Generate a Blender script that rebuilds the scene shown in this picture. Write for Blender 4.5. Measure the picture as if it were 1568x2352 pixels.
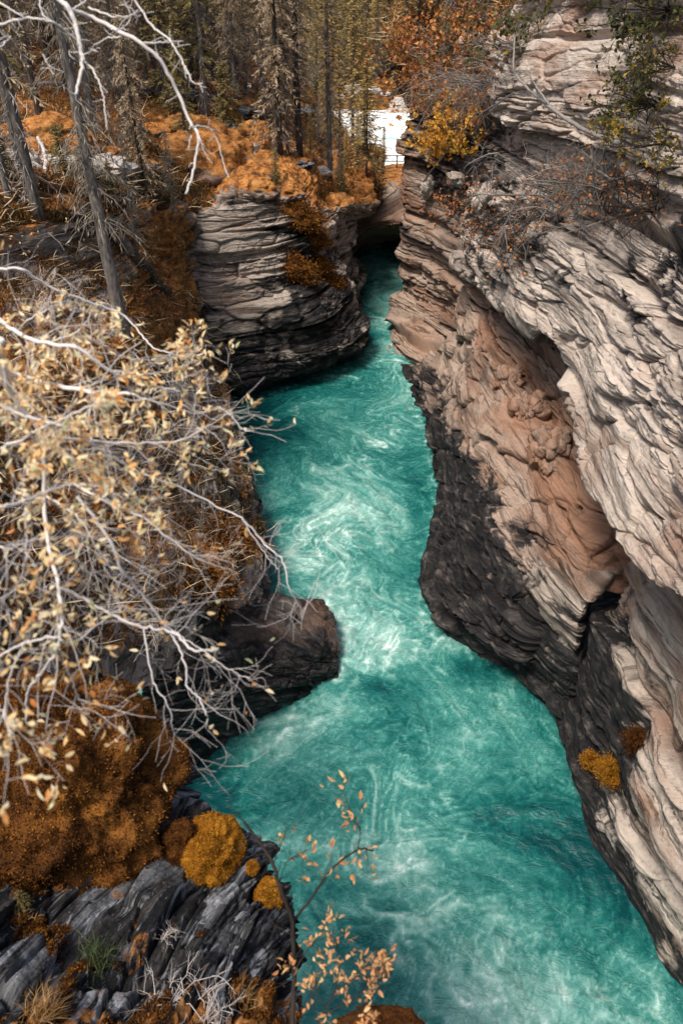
import bpy, math, random
import numpy as np
from mathutils import Vector, Matrix

for _o in list(bpy.data.objects):
    bpy.data.objects.remove(_o)
SC = bpy.context.scene
COL = SC.collection
R = math.radians

# ------------------------------------------------------------------ camera, light, exposure
CAM_Z, PITCH, FPX = 22.0, R(36.0), 1829.0          # camera 22 m above the river
cam = bpy.data.cameras.new('camera')
cam.sensor_fit = 'VERTICAL'
cam.sensor_height = 36.0
cam.lens = 28.0
cam.clip_start = 0.05
cam.clip_end = 2000
cam.dof.use_dof = True
cam.dof.focus_distance = 22
cam.dof.aperture_fstop = 3.2
cam_o = bpy.data.objects.new('camera', cam)
COL.objects.link(cam_o)
cam_o.location = (0, 0, CAM_Z)
cam_o.rotation_euler = (math.pi / 2 - PITCH, 0, 0)
SC.camera = cam_o

SUN_EL, SUN_AZ = R(63), R(-138)     # compass azimuth from +y towards +x: behind and to the left
world = bpy.data.worlds.new('World')
SC.world = world
world.use_nodes = True
wt = world.node_tree
sky = wt.nodes.new('ShaderNodeTexSky')
sky.sky_type = 'NISHITA'
sky.sun_disc = False
sky.sun_elevation = SUN_EL
sky.sun_rotation = SUN_AZ
sky.air_density = 1.0
sky.dust_density = 4.0
sky.ozone_density = 0.6
bg = wt.nodes['Background']
wt.links.new(sky.outputs[0], bg.inputs[0])
bg.inputs[1].default_value = 0.10
sun = bpy.data.lights.new('sun', 'SUN')
sun.energy = 2.6
sun.angle = R(16)
sun.color = (1.0, 0.93, 0.84)
sun_o = bpy.data.objects.new('sun', sun)
COL.objects.link(sun_o)
sd = Vector((math.sin(SUN_AZ) * math.cos(SUN_EL), math.cos(SUN_AZ) * math.cos(SUN_EL), math.sin(SUN_EL)))
sun_o.rotation_euler = (-sd).to_track_quat('-Z', 'Y').to_euler()
SC.view_settings.view_transform = 'Standard'
SC.view_settings.look = 'None'
SC.view_settings.gamma = 1
SC.view_settings.exposure = 0.7

# ------------------------------------------------------------------ helpers: rays, noise
cp, sp = math.cos(PITCH), math.sin(PITCH)


def ray(px, py):
    u = (px - 784.0) / FPX
    v = (1176.0 - py) / FPX
    return np.array([u, cp + v * sp, -sp + v * cp])


def at(px, py, y=None, z=None, t=None):
    """a point on the ground plan: distance y ahead of the viewpoint, or height z above the river"""
    d = ray(px, py)
    if y is not None:
        t = y / d[1]
    elif z is not None:
        t = (z - CAM_Z) / d[2]
    return d * t + np.array([0, 0, CAM_Z])


def project(p):
    q = np.asarray(p, float) - np.array([0, 0, CAM_Z])
    dep = q[..., 1] * cp - q[..., 2] * sp
    up = q[..., 1] * sp + q[..., 2] * cp
    dep = np.where(np.abs(dep) < 1e-6, 1e-6, dep)
    return 784 + FPX * q[..., 0] / dep, 1176 - FPX * up / dep, dep


_rs = np.random.RandomState(7)
_perm = np.concatenate([_rs.permutation(256)] * 2)
_g = _rs.normal(size=(256, 3))
_g /= np.linalg.norm(_g, axis=1)[:, None]
_h1 = _rs.rand(256)


def perlin(x, y, z):
    x, y, z = np.broadcast_arrays(np.asarray(x, float), np.asarray(y, float), np.asarray(z, float))
    xi, yi, zi = np.floor(x).astype(int), np.floor(y).astype(int), np.floor(z).astype(int)
    xf, yf, zf = x - xi, y - yi, z - zi
    fu, fv, fw = (t * t * t * (t * (t * 6 - 15) + 10) for t in (xf, yf, zf))
    out = 0
    for dx in (0, 1):
        wx = fu if dx else 1 - fu
        a = _perm[(xi + dx) & 255]
        for dy in (0, 1):
            wy = fv if dy else 1 - fv
            b = _perm[(a + yi + dy) & 255]
            for dz in (0, 1):
                wz = fw if dz else 1 - fw
                gr = _g[_perm[(b + zi + dz) & 255]]
                out = out + wx * wy * wz * (gr[..., 0] * (xf - dx) + gr[..., 1] * (yf - dy) + gr[..., 2] * (zf - dz))
    return out * 1.5


def fbm(x, y, z, oct=4, gain=0.5):
    o, a = 0, 1.0
    for k in range(oct):
        o = o + a * perlin(x * 2 ** k + 17 * k, y * 2 ** k + 5 * k, z * 2 ** k - 9 * k)
        a *= gain
    return o


def hash2(i, j):
    i = np.asarray(i).astype(int)
    j = np.asarray(j).astype(int)
    return _h1[_perm[(_perm[i & 255] + j) & 255]]


def sstep(a, b, x):
    t = np.clip((x - a) / (b - a), 0, 1)
    return t * t * (3 - 2 * t)


# ------------------------------------------------------------------ helpers: meshes and objects
def link(o, parent=None):
    COL.objects.link(o)
    if parent is not None:
        o.parent = parent
    return o


def tag(o, label=None, cat=None, group=None, kind=None):
    if label: o['label'] = label
    if cat: o['category'] = cat
    if group: o['group'] = group
    if kind: o['kind'] = kind
    return o


def make_mesh(name, V, F, mat=None, smooth=True, attrs=None, fmat=None):
    """F: (M,4) int array; a quad whose last two indices are equal is a triangle"""
    V = np.asarray(V, np.float32)
    F = np.asarray(F, np.int64)
    me = bpy.data.meshes.new(name)
    me.vertices.add(len(V))
    me.vertices.foreach_set('co', V.ravel())
    tri = F[:, 2] == F[:, 3]
    cnt = np.where(tri, 3, 4)
    st = np.concatenate([[0], np.cumsum(cnt)[:-1]])
    keep = np.ones(F.shape, bool)
    keep[tri, 3] = False
    li = F[keep]
    me.loops.add(len(li))
    me.loops.foreach_set('vertex_index', li.astype(np.int32))
    me.polygons.add(len(F))
    me.polygons.foreach_set('loop_start', st.astype(np.int32))
    me.polygons.foreach_set('use_smooth', np.full(len(F), smooth))
    for k, a in (attrs or {}).items():
        a = np.asarray(a, np.float32)
        if a.ndim == 1:
            at_ = me.attributes.new(k, 'FLOAT', 'POINT')
            at_.data.foreach_set('value', a)
        else:
            at_ = me.attributes.new(k, 'FLOAT_VECTOR', 'POINT')
            at_.data.foreach_set('vector', a.ravel())
    for m in (mat if isinstance(mat, (list, tuple)) else [mat]):
        if m: me.materials.append(m)
    if fmat is not None:
        me.polygons.foreach_set('material_index', np.asarray(fmat, np.int32))
    me.update(calc_edges=True)
    me.validate()
    return me


def obj(name, me, parent=None):
    return link(bpy.data.objects.new(name, me), parent)


def empty(name, loc, label=None, cat=None, group=None):
    o = bpy.data.objects.new(name, None)
    o.empty_display_size = 0.3
    o.location = loc
    link(o)
    return tag(o, label, cat, group)


class Acc:
    """collects many little shapes into one mesh"""
    def __init__(s):
        s.V, s.F, s.A, s.n = [], [], [], 0

    def add(s, V, F, a=0.0):
        V = np.asarray(V, float)
        s.V.append(V)
        s.F.append(np.asarray(F) + s.n)
        s.A.append(np.full(len(V), a) if np.isscalar(a) else np.asarray(a))
        s.n += len(V)

    def tube(s, P, rad, n=6, a=0.0, cap=True):
        P = np.asarray(P, float)
        m = len(P)
        rad = np.broadcast_to(np.asarray(rad, float), (m,))
        T = np.gradient(P, axis=0)
        T /= np.linalg.norm(T, axis=1)[:, None] + 1e-9
        ref = np.array([0, 0, 1.0]) if abs(T[:, 2]).mean() < 0.8 else np.array([1.0, 0, 0])
        A = np.cross(T, ref)
        A /= np.linalg.norm(A, axis=1)[:, None] + 1e-9
        B = np.cross(T, A)
        th = np.arange(n) * 2 * math.pi / n
        V = P[:, None] + rad[:, None, None] * (np.cos(th)[None, :, None] * A[:, None] + np.sin(th)[None, :, None] * B[:, None])
        V = V.reshape(-1, 3)
        i, j = np.meshgrid(np.arange(m - 1), np.arange(n), indexing='ij')
        q = np.stack([i * n + j, i * n + (j + 1) % n, (i + 1) * n + (j + 1) % n, (i + 1) * n + j], -1).reshape(-1, 4)
        if cap:
            V = np.vstack([V, P[:1], P[-1:]])
            c0, c1 = m * n, m * n + 1
            k = np.arange(n)
            q = np.vstack([q, np.stack([(k + 1) % n, k, np.full(n, c0), np.full(n, c0)], -1),
                           np.stack([(m - 1) * n + k, (m - 1) * n + (k + 1) % n, np.full(n, c1), np.full(n, c1)], -1)])
        s.add(V, q, a)

    def mesh(s, name, mat, smooth=True, attr='tint'):
        return make_mesh(name, np.vstack(s.V), np.vstack(s.F), mat, smooth, {attr: np.concatenate(s.A)})


def grid_faces(nr, nc, flip=False):
    i, j = np.meshgrid(np.arange(nr - 1), np.arange(nc - 1), indexing='ij')
    q = np.stack([i * nc + j, i * nc + j + 1, (i + 1) * nc + j + 1, (i + 1) * nc + j], -1).reshape(-1, 4)
    return q[:, ::-1] if flip else q


def cr(P, n):
    """Catmull-Rom through the rows of P (axis 0), n samples"""
    P = np.asarray(P, float)
    m = len(P)
    Q = np.concatenate([2 * P[:1] - P[1:2], P, 2 * P[-1:] - P[-2:-1]])
    t = np.linspace(0, m - 1, n)
    i = np.minimum(t.astype(int), m - 2)
    f = (t - i).reshape((-1,) + (1,) * (P.ndim - 1))
    p0, p1, p2, p3 = Q[i], Q[i + 1], Q[i + 2], Q[i + 3]
    m1, m2 = (p2 - p0) * 0.42, (p3 - p1) * 0.42
    f2, f3 = f * f, f * f * f
    return (2 * f3 - 3 * f2 + 1) * p1 + (f3 - 2 * f2 + f) * m1 + (-2 * f3 + 3 * f2) * p2 + (f3 - f2) * m2


def loft(C, nr, nc):
    G = cr(C, nr)
    return np.swapaxes(cr(np.swapaxes(G, 0, 1), nc), 0, 1)


def lerp_grid(C, nr, nc):
    for ax, n in ((0, nr), (1, nc)):
        m = C.shape[ax]
        t = np.linspace(0, m - 1, n)
        i = np.minimum(t.astype(int), m - 2)
        f = t - i
        f = f.reshape((-1, 1, 1) if ax == 0 else (1, -1, 1))
        C = np.take(C, i, ax) * (1 - f) + np.take(C, i + 1, ax) * f
    return C


def grid_normals(G):
    du = np.gradient(G, axis=0)
    dv = np.gradient(G, axis=1)
    N = np.cross(du, dv)
    N /= np.linalg.norm(N, axis=2)[..., None] + 1e-9
    return N


def blur(A, k=2):
    for _ in range(k):
        B = np.pad(A, ((1, 1), (1, 1)) + ((0, 0),) * (A.ndim - 2), mode='edge')
        A = (B[:-2, 1:-1] + B[2:, 1:-1] + B[1:-1, :-2] + B[1:-1, 2:] + 2 * B[1:-1, 1:-1]) / 6
    return A


# ------------------------------------------------------------------ materials
def new_mat(name):
    m = bpy.data.materials.new(name)
    m.use_nodes = True
    nt = m.node_tree
    return m, nt, nt.nodes['Principled BSDF']


class NT:
    def __init__(s, nt): s.nt = nt

    def n(s, typ, **kw):
        nd = s.nt.nodes.new('ShaderNode' + typ)
        for k, v in kw.items(): setattr(nd, k, v)
        return nd

    def l(s, a, b): s.nt.links.new(a, b)

    def set(s, sock, v):
        if hasattr(v, 'is_output') or isinstance(v, bpy.types.NodeSocket): s.l(v, sock)
        else: sock.default_value = v

    def attr(s, name, vec=False):
        a = s.n('Attribute', attribute_name=name)
        return a.outputs['Vector'] if vec else a.outputs['Fac']

    def math(s, op, a, b=0.0, c=None, clamp=False):
        m = s.n('Math', operation=op, use_clamp=clamp)
        s.set(m.inputs[0], a); s.set(m.inputs[1], b)
        if c is not None: s.set(m.inputs[2], c)
        return m.outputs[0]

    def mul(s, vec, k):
        m = s.n('VectorMath', operation='MULTIPLY')
        s.set(m.inputs[0], vec); m.inputs[1].default_value = k
        return m.outputs[0]

    def noise(s, vec, scale, detail=4, rough=0.55, dist=0.0):
        t = s.n('TexNoise')
        if vec is not None: s.l(vec, t.inputs['Vector'])
        t.inputs['Scale'].default_value = scale
        t.inputs['Detail'].default_value = detail
        t.inputs['Roughness'].default_value = rough
        t.inputs['Distortion'].default_value = dist
        return t.outputs['Fac']

    def ramp(s, fac, stops, interp='LINEAR'):
        r = s.n('ValToRGB')
        r.color_ramp.interpolation = interp
        e = r.color_ramp.elements
        while len(e) < len(stops): e.new(0.5)
        for i, (p, c) in enumerate(stops):
            e[i].position = p
            e[i].color = (c, c, c, 1) if np.isscalar(c) else (*c, 1)
        s.l(fac, r.inputs[0])
        return r.outputs['Color']

    def mix(s, fac, a, b, mode='MIX'):
        m = s.n('MixRGB', blend_type=mode)
        s.set(m.inputs[0], fac)
        for k, v in ((1, a), (2, b)):
            if isinstance(v, tuple): m.inputs[k].default_value = (*v, 1)
            else: s.set(m.inputs[k], v)
        return m.outputs[0]

    def bump(s, h, strength, dist, normal=None):
        b = s.n('Bump')
        b.inputs['Strength'].default_value = strength
        b.inputs['Distance'].default_value = dist
        s.l(h, b.inputs['Height'])
        if normal is not None: s.l(normal, b.inputs['Normal'])
        return b.outputs[0]


def rock_material(name, light, mid, deep, warm, lichen=0.0, darkbias=0.0, wet=0.5):
    """layered canyon rock; vertex attributes dark / warm / moss say where stains and some painted shade, iron colour and moss sit"""
    m, nt, P = new_mat(name)
    T = NT(nt)
    sc = T.attr('sc', True)
    pos = T.n('NewGeometry').outputs['Position']
    streak = T.noise(T.mul(sc, (0.14, 0.14, 2.4)), 1.0, 8, 0.66, 0.25)
    fine = T.noise(T.mul(sc, (0.35, 0.35, 8.0)), 1.0, 6, 0.65, 0.15)
    grain = T.noise(pos, 9.0, 6, 0.7)
    col = T.ramp(streak, [(0.30, deep), (0.41, mid), (0.50, light), (0.58, tuple(1.2 * c for c in light)), (0.70, mid)])
    col = T.mix(T.ramp(fine, [(0.37, 0.9), (0.44, 0.0)]), col, deep)
    col = T.mix(0.55, col, T.ramp(grain, [(0.25, 0.35), (0.5, 0.9), (0.75, 1.0)]), 'MULTIPLY')
    wn = T.noise(T.mul(sc, (0.25, 0.25, 0.9)), 1.0, 5, 0.6, 0.4)
    wfac = T.ramp(T.math('ADD', T.attr('warm'), T.math('MULTIPLY', T.math('SUBTRACT', wn, 0.5), 1.5)), [(0.35, 0.0), (0.75, 0.85)])
    wcol = T.mix(T.ramp(fine, [(0.35, 0.0), (0.65, 1.0)]), tuple(0.55 * c for c in warm), warm)
    col = T.mix(wfac, col, wcol)
    dn = T.noise(T.mul(sc, (0.55, 0.55, 1.1)), 1.0, 8, 0.68, 0.5)
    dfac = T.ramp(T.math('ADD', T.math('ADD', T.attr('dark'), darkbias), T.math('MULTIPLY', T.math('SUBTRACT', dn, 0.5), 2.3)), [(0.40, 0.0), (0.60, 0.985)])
    dcol = T.ramp(T.noise(T.mul(sc, (1.2, 1.2, 5.0)), 1.0, 6, 0.7), [(0.35, (0.004, 0.0045, 0.006)), (0.46, (0.009, 0.0093, 0.011)), (0.56, (0.034, 0.031, 0.030)), (0.68, (0.13, 0.112, 0.10))])  # grey end of the ramp paints lit streaks into the dark rock
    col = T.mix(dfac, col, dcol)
    if lichen:
        ln = T.noise(T.mul(sc, (1, 1, 2.2)), 2.0, 9, 0.75, 0.7)
        col = T.mix(T.ramp(ln, [(0.53, 0.0), (0.60, lichen)]), col, (0.40, 0.42, 0.45))
        sp_ = T.noise(pos, 22.0, 4, 0.6)
        col = T.mix(T.ramp(sp_, [(0.66, 0.0), (0.72, lichen)]), col, (0.5, 0.49, 0.46))
    mn = T.noise(pos, 1.6, 8, 0.7)
    nz = T.n('SeparateXYZ')
    T.l(T.n('NewGeometry').outputs['Normal'], nz.inputs[0])
    mf = T.math('ADD', T.attr('moss'), T.math('MULTIPLY', T.math('SUBTRACT', mn, 0.5), 1.6))
    mf = T.math('ADD', mf, T.math('MULTIPLY', T.math('SUBTRACT', nz.outputs[2], 0.4), 0.25))
    mfac = T.ramp(mf, [(0.52, 0.0), (0.62, 1.0)])
    mcol = moss_colour(T, pos)
    col = T.mix(mfac, col, mcol)
    T.l(col, P.inputs['Base Color'])
    rg = T.ramp(T.noise(pos, 2.0, 4), [(0.3, 0.62), (0.7, 0.9)])
    T.l(T.mix(T.math('MULTIPLY', dfac, 1.0 if wet < .5 else .5), rg, (wet, wet, wet)), P.inputs['Roughness'])
    P.inputs['Specular IOR Level'].default_value = 0.22
    h = T.math('ADD', T.math('MULTIPLY', fine, 0.55), T.math('MULTIPLY', grain, 0.35))
    h = T.math('ADD', h, T.math('MULTIPLY', T.noise(T.mul(sc, (2.5, 2.5, 24.0)), 1.0, 4, 0.6), 0.3))
    b1 = T.bump(h, 1.0, 0.2)
    b2 = T.bump(T.noise(pos, 38.0, 4, 0.6), 0.35, 0.02, b1)
    T.l(b2, P.inputs['Normal'])
    return m


def moss_colour(T, pos):
    a = T.noise(pos, 2.2, 6, 0.65, 0.3)
    c = T.ramp(a, [(0.30, (0.055, 0.026, 0.008)), (0.42, (0.20, 0.075, 0.018)), (0.52, (0.44, 0.175, 0.042)), (0.63, (0.60, 0.28, 0.085)), (0.78, (0.42, 0.27, 0.11))])
    g = T.noise(pos, 0.7, 5, 0.6)
    c = T.mix(T.ramp(g, [(0.52, 0.0), (0.68, 0.55)]), c, (0.075, 0.065, 0.018))
    f = T.noise(pos, 26.0, 5, 0.7)
    return T.mix(0.8, c, T.ramp(f, [(0.3, 0.3), (0.5, 0.85), (0.7, 1.25)]), 'MULTIPLY')


def moss_material(name, lo, mid, hi, scale=34.0):
    m, nt, P = new_mat(name)
    T = NT(nt)
    pos = T.n('NewGeometry').outputs['Position']
    tint = T.attr('tint')
    a = T.noise(pos, 3.0, 5, 0.6)
    k = T.math('ADD', T.math('MULTIPLY', tint, 0.7), T.math('MULTIPLY', a, 0.55))
    c = T.ramp(k, [(0.22, lo), (0.55, mid), (0.85, hi)])
    f = T.noise(pos, scale, 5, 0.7)
    c = T.mix(0.7, c, T.ramp(f, [(0.3, 0.25), (0.55, 0.9), (0.75, 1.2)]), 'MULTIPLY')
    T.l(c, P.inputs['Base Color'])
    P.inputs['Roughness'].default_value = 0.95
    P.inputs['Specular IOR Level'].default_value = 0.1
    T.l(T.bump(f, 0.9, 0.03), P.inputs['Normal'])
    return m


def tint_material(name, stops, rough=0.8, noise_scale=12.0, trans=0.0, spec=0.2, bump=0.0, pattern=None, vary=0.5):
    """colour picked per leaf / twig by the vertex attribute tint, broken up by noise"""
    m, nt, P = new_mat(name)
    T = NT(nt)
    pos = T.n('NewGeometry').outputs['Position']
    if pattern: nv = T.mul(T.n('TexCoord').outputs['Object'], pattern)
    else: nv = pos
    f = T.noise(nv, noise_scale, 4, 0.6)
    k = T.math('ADD', T.attr('tint'), T.math('MULTIPLY', T.math('SUBTRACT', f, 0.5), vary))
    c = T.ramp(k, stops)
    T.l(c, P.inputs['Base Color'])
    P.inputs['Roughness'].default_value = rough
    P.inputs['Specular IOR Level'].default_value = spec
    if bump: T.l(T.bump(f, bump, 0.03), P.inputs['Normal'])
    if trans:
        tr = T.n('BsdfTranslucent')
        T.l(c, tr.inputs[0])
        mx = T.n('MixShader')
        mx.inputs[0].default_value = trans
        T.l(P.outputs[0], mx.inputs[1]); T.l(tr.outputs[0], mx.inputs[2])
        T.l(mx.outputs[0], nt.nodes['Material Output'].inputs[0])
    return m


M = {}
M['rock_pale'] = rock_material('pale_layered_rock', (0.56, 0.475, 0.40), (0.33, 0.272, 0.226), (0.06, 0.051, 0.047), (0.40, 0.22, 0.14), darkbias=-0.02)
M['rock_tan'] = rock_material('tan_layered_rock', (0.37, 0.28, 0.22), (0.20, 0.145, 0.112), (0.05, 0.04, 0.035), (0.36, 0.185, 0.11))
M['rock_grey'] = rock_material('grey_layered_rock', (0.40, 0.335, 0.28), (0.17, 0.138, 0.114), (0.025, 0.022, 0.020), (0.28, 0.14, 0.08))
M['rock_black'] = rock_material('black_wet_rock', (0.11, 0.095, 0.085), (0.045, 0.04, 0.037), (0.012, 0.012, 0.013), (0.14, 0.07, 0.042), wet=0.3)
M['rock_lichen'] = rock_material('lichen_spotted_rock', (0.15, 0.155, 0.165), (0.035, 0.037, 0.042), (0.008, 0.009, 0.011), (0.2, 0.12, 0.08), lichen=0.85, darkbias=0.2)
M['ground'] = None


def ground_material():
    m, nt, P = new_mat('forest_floor')
    T = NT(nt)
    pos = T.n('NewGeometry').outputs['Position']
    c = moss_colour(T, pos)
    dn = T.noise(pos, 0.55, 7, 0.65)
    c = T.mix(T.ramp(T.math('SUBTRACT', dn, T.math('MULTIPLY', T.attr('moss'), 0.16)), [(0.36, 0.0), (0.48, 0.92)]), c,
              T.ramp(T.noise(pos, 6.0, 6, 0.7), [(0.3, (0.012, 0.010, 0.006)), (0.55, (0.055, 0.036, 0.018)), (0.75, (0.12, 0.085, 0.05))]))
    rn = T.noise(pos, 0.8, 8, 0.7)
    c = T.mix(T.ramp(rn, [(0.63, 0.0), (0.68, 0.9)]), c, T.ramp(T.noise(pos, 7.0, 6, 0.7), [(0.3, (0.06, 0.055, 0.05)), (0.7, (0.34, 0.31, 0.29))]))
    T.l(c, P.inputs['Base Color'])
    P.inputs['Roughness'].default_value = 0.95
    P.inputs['Specular IOR Level'].default_value = 0.1
    h = T.math('ADD', T.noise(pos, 5.0, 8, 0.7), T.math('MULTIPLY', T.noise(pos, 26.0, 4, 0.6), 0.4))
    T.l(T.bump(h, 1.0, 0.25), P.inputs['Normal'])
    return m


M['ground'] = ground_material()


def water_material():
    m, nt, P = new_mat('glacial_water')
    T = NT(nt)
    pos = T.n('NewGeometry').outputs['Position']
    f = T.attr('foam_glare')
    fn = T.noise(T.mul(pos, (1.0, 0.8, 1.0)), 2.6, 8, 0.72, 1.6)
    fn2 = T.noise(pos, 9.0, 6, 0.7, 0.8)
    k = T.math('ADD', f, T.math('MULTIPLY', T.math('SUBTRACT', fn, 0.5), 0.45))
    k = T.math('ADD', k, T.math('MULTIPLY', T.math('SUBTRACT', fn2, 0.5), 0.22))
    rd = T.n('TexNoise', noise_type='RIDGED_MULTIFRACTAL')
    T.l(T.mul(pos, (1.0, .8, 1.0)), rd.inputs['Vector'])
    for nm_, v_ in (('Scale', 0.9), ('Detail', 7.0), ('Roughness', 0.62), ('Distortion', 1.3)): rd.inputs[nm_].default_value = v_
    k = T.math('ADD', k, T.math('MULTIPLY', T.math('MULTIPLY', T.math('SUBTRACT', rd.outputs['Fac'], 0.36), f), 0.45))
    c = T.ramp(k, [(0.02, (0.003, 0.050, 0.054)), (0.22, (0.010, 0.115, 0.106)), (0.44, (0.052, 0.225, 0.195)), (0.66, (0.20, 0.40, 0.355)), (0.86, (0.50, 0.68, 0.63)), (1.0, (0.86, 0.89, 0.86))])
    T.l(c, P.inputs['Base Color'])
    T.l(T.ramp(k, [(0.2, 0.13), (0.8, 0.55)]), P.inputs['Roughness'])
    P.inputs['IOR'].default_value = 1.33
    w1 = T.noise(T.mul(pos, (1.0, 1.5, 1.0)), 1.6, 6, 0.6, 1.2)
    w2 = T.noise(pos, 6.5, 5, 0.65, 0.9)
    b = T.bump(w1, 0.6, 0.16)
    b = T.bump(w2, 0.5, 0.05, b)
    T.l(b, P.inputs['Normal'])
    return m


M['water'] = water_material()
M['bark_grey'] = tint_material('grey_bark', [(0.1, (0.035, 0.031, 0.028)), (0.5, (0.17, 0.15, 0.13)), (0.9, (0.36, 0.32, 0.285))], 0.9, 1.6, bump=1.0, pattern=(7, 7, 2.0), vary=1.5)
M['bark_dark'] = tint_material('dark_bark', [(0.1, (0.012, 0.010, 0.009)), (0.5, (0.065, 0.052, 0.043)), (0.9, (0.16, 0.13, 0.11))], 0.9, 1.6, bump=1.0, pattern=(7, 7, 2.0), vary=1.5)
M['twig_pale'] = tint_material('bleached_twig', [(0.1, (0.22, 0.18, 0.16)), (0.5, (0.58, 0.53, 0.49)), (0.9, (0.82, 0.78, 0.74))], 0.75, 14)
M['twig_grey'] = tint_material('grey_twig', [(0.1, (0.05, 0.045, 0.04)), (0.5, (0.17, 0.15, 0.135)), (0.9, (0.36, 0.33, 0.30))], 0.85, 10)
M['twig_dark'] = tint_material('dark_twig', [(0.1, (0.012, 0.010, 0.009)), (0.5, (0.035, 0.027, 0.022)), (0.9, (0.09, 0.07, 0.055))], 0.8, 10)
M['leaf_cream'] = tint_material('cream_willow_leaf', [(0.0, (0.60, 0.23, 0.06)), (0.2, (0.84, 0.47, 0.17)), (0.42, (0.94, 0.68, 0.34)), (0.7, (0.95, 0.80, 0.52)), (0.88, (0.92, 0.83, 0.56)), (1.0, (0.50, 0.52, 0.26))], 0.6, 30, trans=0.4, spec=0.3)
M['leaf_gold'] = tint_material('golden_leaf', [(0.0, (0.30, 0.10, 0.015)), (0.4, (0.66, 0.30, 0.04)), (0.75, (0.78, 0.44, 0.07)), (1.0, (0.52, 0.40, 0.09))], 0.6, 20, trans=0.35)
M['leaf_rust'] = tint_material('rust_leaf', [(0.0, (0.14, 0.045, 0.02)), (0.45, (0.40, 0.14, 0.05)), (0.8, (0.60, 0.26, 0.08)), (1.0, (0.62, 0.36, 0.14))], 0.7, 20, trans=0.3)
M['leaf_green'] = tint_material('dull_green_leaf', [(0.0, (0.03, 0.035, 0.012)), (0.5, (0.08, 0.085, 0.03)), (0.8, (0.20, 0.15, 0.03)), (1.0, (0.45, 0.26, 0.03))], 0.6, 20, trans=0.25)
M['leaf_peach'] = tint_material('peach_leaf', [(0.0, (0.50, 0.20, 0.08)), (0.5, (0.70, 0.38, 0.17)), (1.0, (0.78, 0.55, 0.25))], 0.6, 30, trans=0.35)
M['needle_olive'] = tint_material('olive_needles', [(0.0, (0.018, 0.02, 0.008)), (0.3, (0.10, 0.092, 0.036)), (0.65, (0.29, 0.235, 0.09)), (1.0, (0.42, 0.31, 0.13))], 0.8, 5, trans=0.3)
M['needle_gold'] = tint_material('golden_needles', [(0.0, (0.09, 0.065, 0.02)), (0.35, (0.27, 0.19, 0.065)), (0.7, (0.50, 0.35, 0.13)), (1.0, (0.74, 0.58, 0.30))], 0.8, 5, trans=0.35)
M['needle_brown'] = tint_material('brown_lichen_needles', [(0.0, (0.04, 0.03, 0.018)), (0.3, (0.20, 0.15, 0.088)), (0.65, (0.44, 0.335, 0.215)), (1.0, (0.54, 0.42, 0.29))], 0.85, 5, trans=0.3)
M['lichen_hang'] = tint_material('hanging_lichen', [(0.0, (0.07, 0.06, 0.045)), (0.5, (0.21, 0.18, 0.14)), (1.0, (0.40, 0.35, 0.28))], 0.9, 8)
M['moss_rust'] = moss_material('rust_moss', (0.016, 0.007, 0.003), (0.125, 0.047, 0.011), (0.36, 0.145, 0.028))
M['moss_gold'] = moss_material('golden_moss', (0.07, 0.026, 0.004), (0.32, 0.125, 0.010), (0.58, 0.27, 0.03))
M['grass_green'] = tint_material('green_grass', [(0.0, (0.012, 0.022, 0.008)), (0.5, (0.05, 0.075, 0.03)), (1.0, (0.14, 0.15, 0.06))], 0.7, 20, trans=0.2)
M['grass_straw'] = tint_material('straw_grass', [(0.0, (0.15, 0.07, 0.02)), (0.5, (0.36, 0.20, 0.07)), (1.0, (0.52, 0.36, 0.18))], 0.7, 20, trans=0.2)
M['rail'] = tint_material('weathered_rail', [(0.0, (0.05, 0.04, 0.03)), (1.0, (0.18, 0.14, 0.11))], 0.8, 5)
M['stone_white'] = rock_material('white_stone', (0.55, 0.50, 0.45), (0.42, 0.36, 0.31), (0.2, 0.16, 0.14), (0.45, 0.25, 0.17))

# ------------------------------------------------------------------ layered rock surfaces
GRIDS = {}


def strata(x, y, w, T, lat, seed, sharp=0.86):
    """beds of varying thickness: each bed stands out or back by its own amount, split by a thin deep seam"""
    wj = w / T + 0.42 * np.sin(w / T * 1.7 + seed) + 0.45 * np.sin(w / T * .43 + 2 * seed)
    i = np.floor(wj)
    f = wj - i
    n0 = perlin(x * lat, y * lat, i * 13.71 + seed)
    n1 = perlin(x * lat, y * lat, (i + 1) * 13.71 + seed)
    s = sstep(sharp, 1.0, f)
    v = n0 * (1 - s) + n1 * s
    seam = np.clip(perlin(x * lat * 1.7, y * lat * 1.7, i * 5.3 + seed) + 0.35, 0, 1)
    return 1.6 * v - (2.1 if sharp > .9 else 1.5) * seam * np.exp(-((f - 0.93) / 0.065) ** 2)


def facets(x, y, z, seed=0):
    """chunky broken blocks: nearest-cell offset and tilt, and the distance to the joint between two cells"""
    xi, yi, zi = np.floor(x).astype(int), np.floor(y).astype(int), np.floor(z).astype(int)
    f1 = np.full(x.shape, 9.0); f2 = np.full(x.shape, 9.0); val = np.zeros(x.shape)
    for dx in (-1, 0, 1):
        for dy in (-1, 0, 1):
            for dz in (-1, 0, 1):
                h = _perm[(_perm[(_perm[(xi + dx + seed) & 255] + yi + dy) & 255] + zi + dz) & 255]
                ox, oy, oz = x - (xi + dx + _h1[h]), y - (yi + dy + _h1[(h + 61) & 255]), z - (zi + dz + _h1[(h + 137) & 255])
                d = ox * ox + oy * oy + oz * oz
                g = _g[(h + 29) & 255]
                v = (_h1[(h + 91) & 255] - 0.5) + 0.7 * (g[..., 0] * ox + g[..., 1] * oy + g[..., 2] * oz)
                closer = d < f1
                f2 = np.where(closer, f1, np.minimum(f2, d))
                val = np.where(closer, v, val)
                f1 = np.where(closer, d, f1)
    return val, np.sqrt(f2) - np.sqrt(f1)


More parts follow.
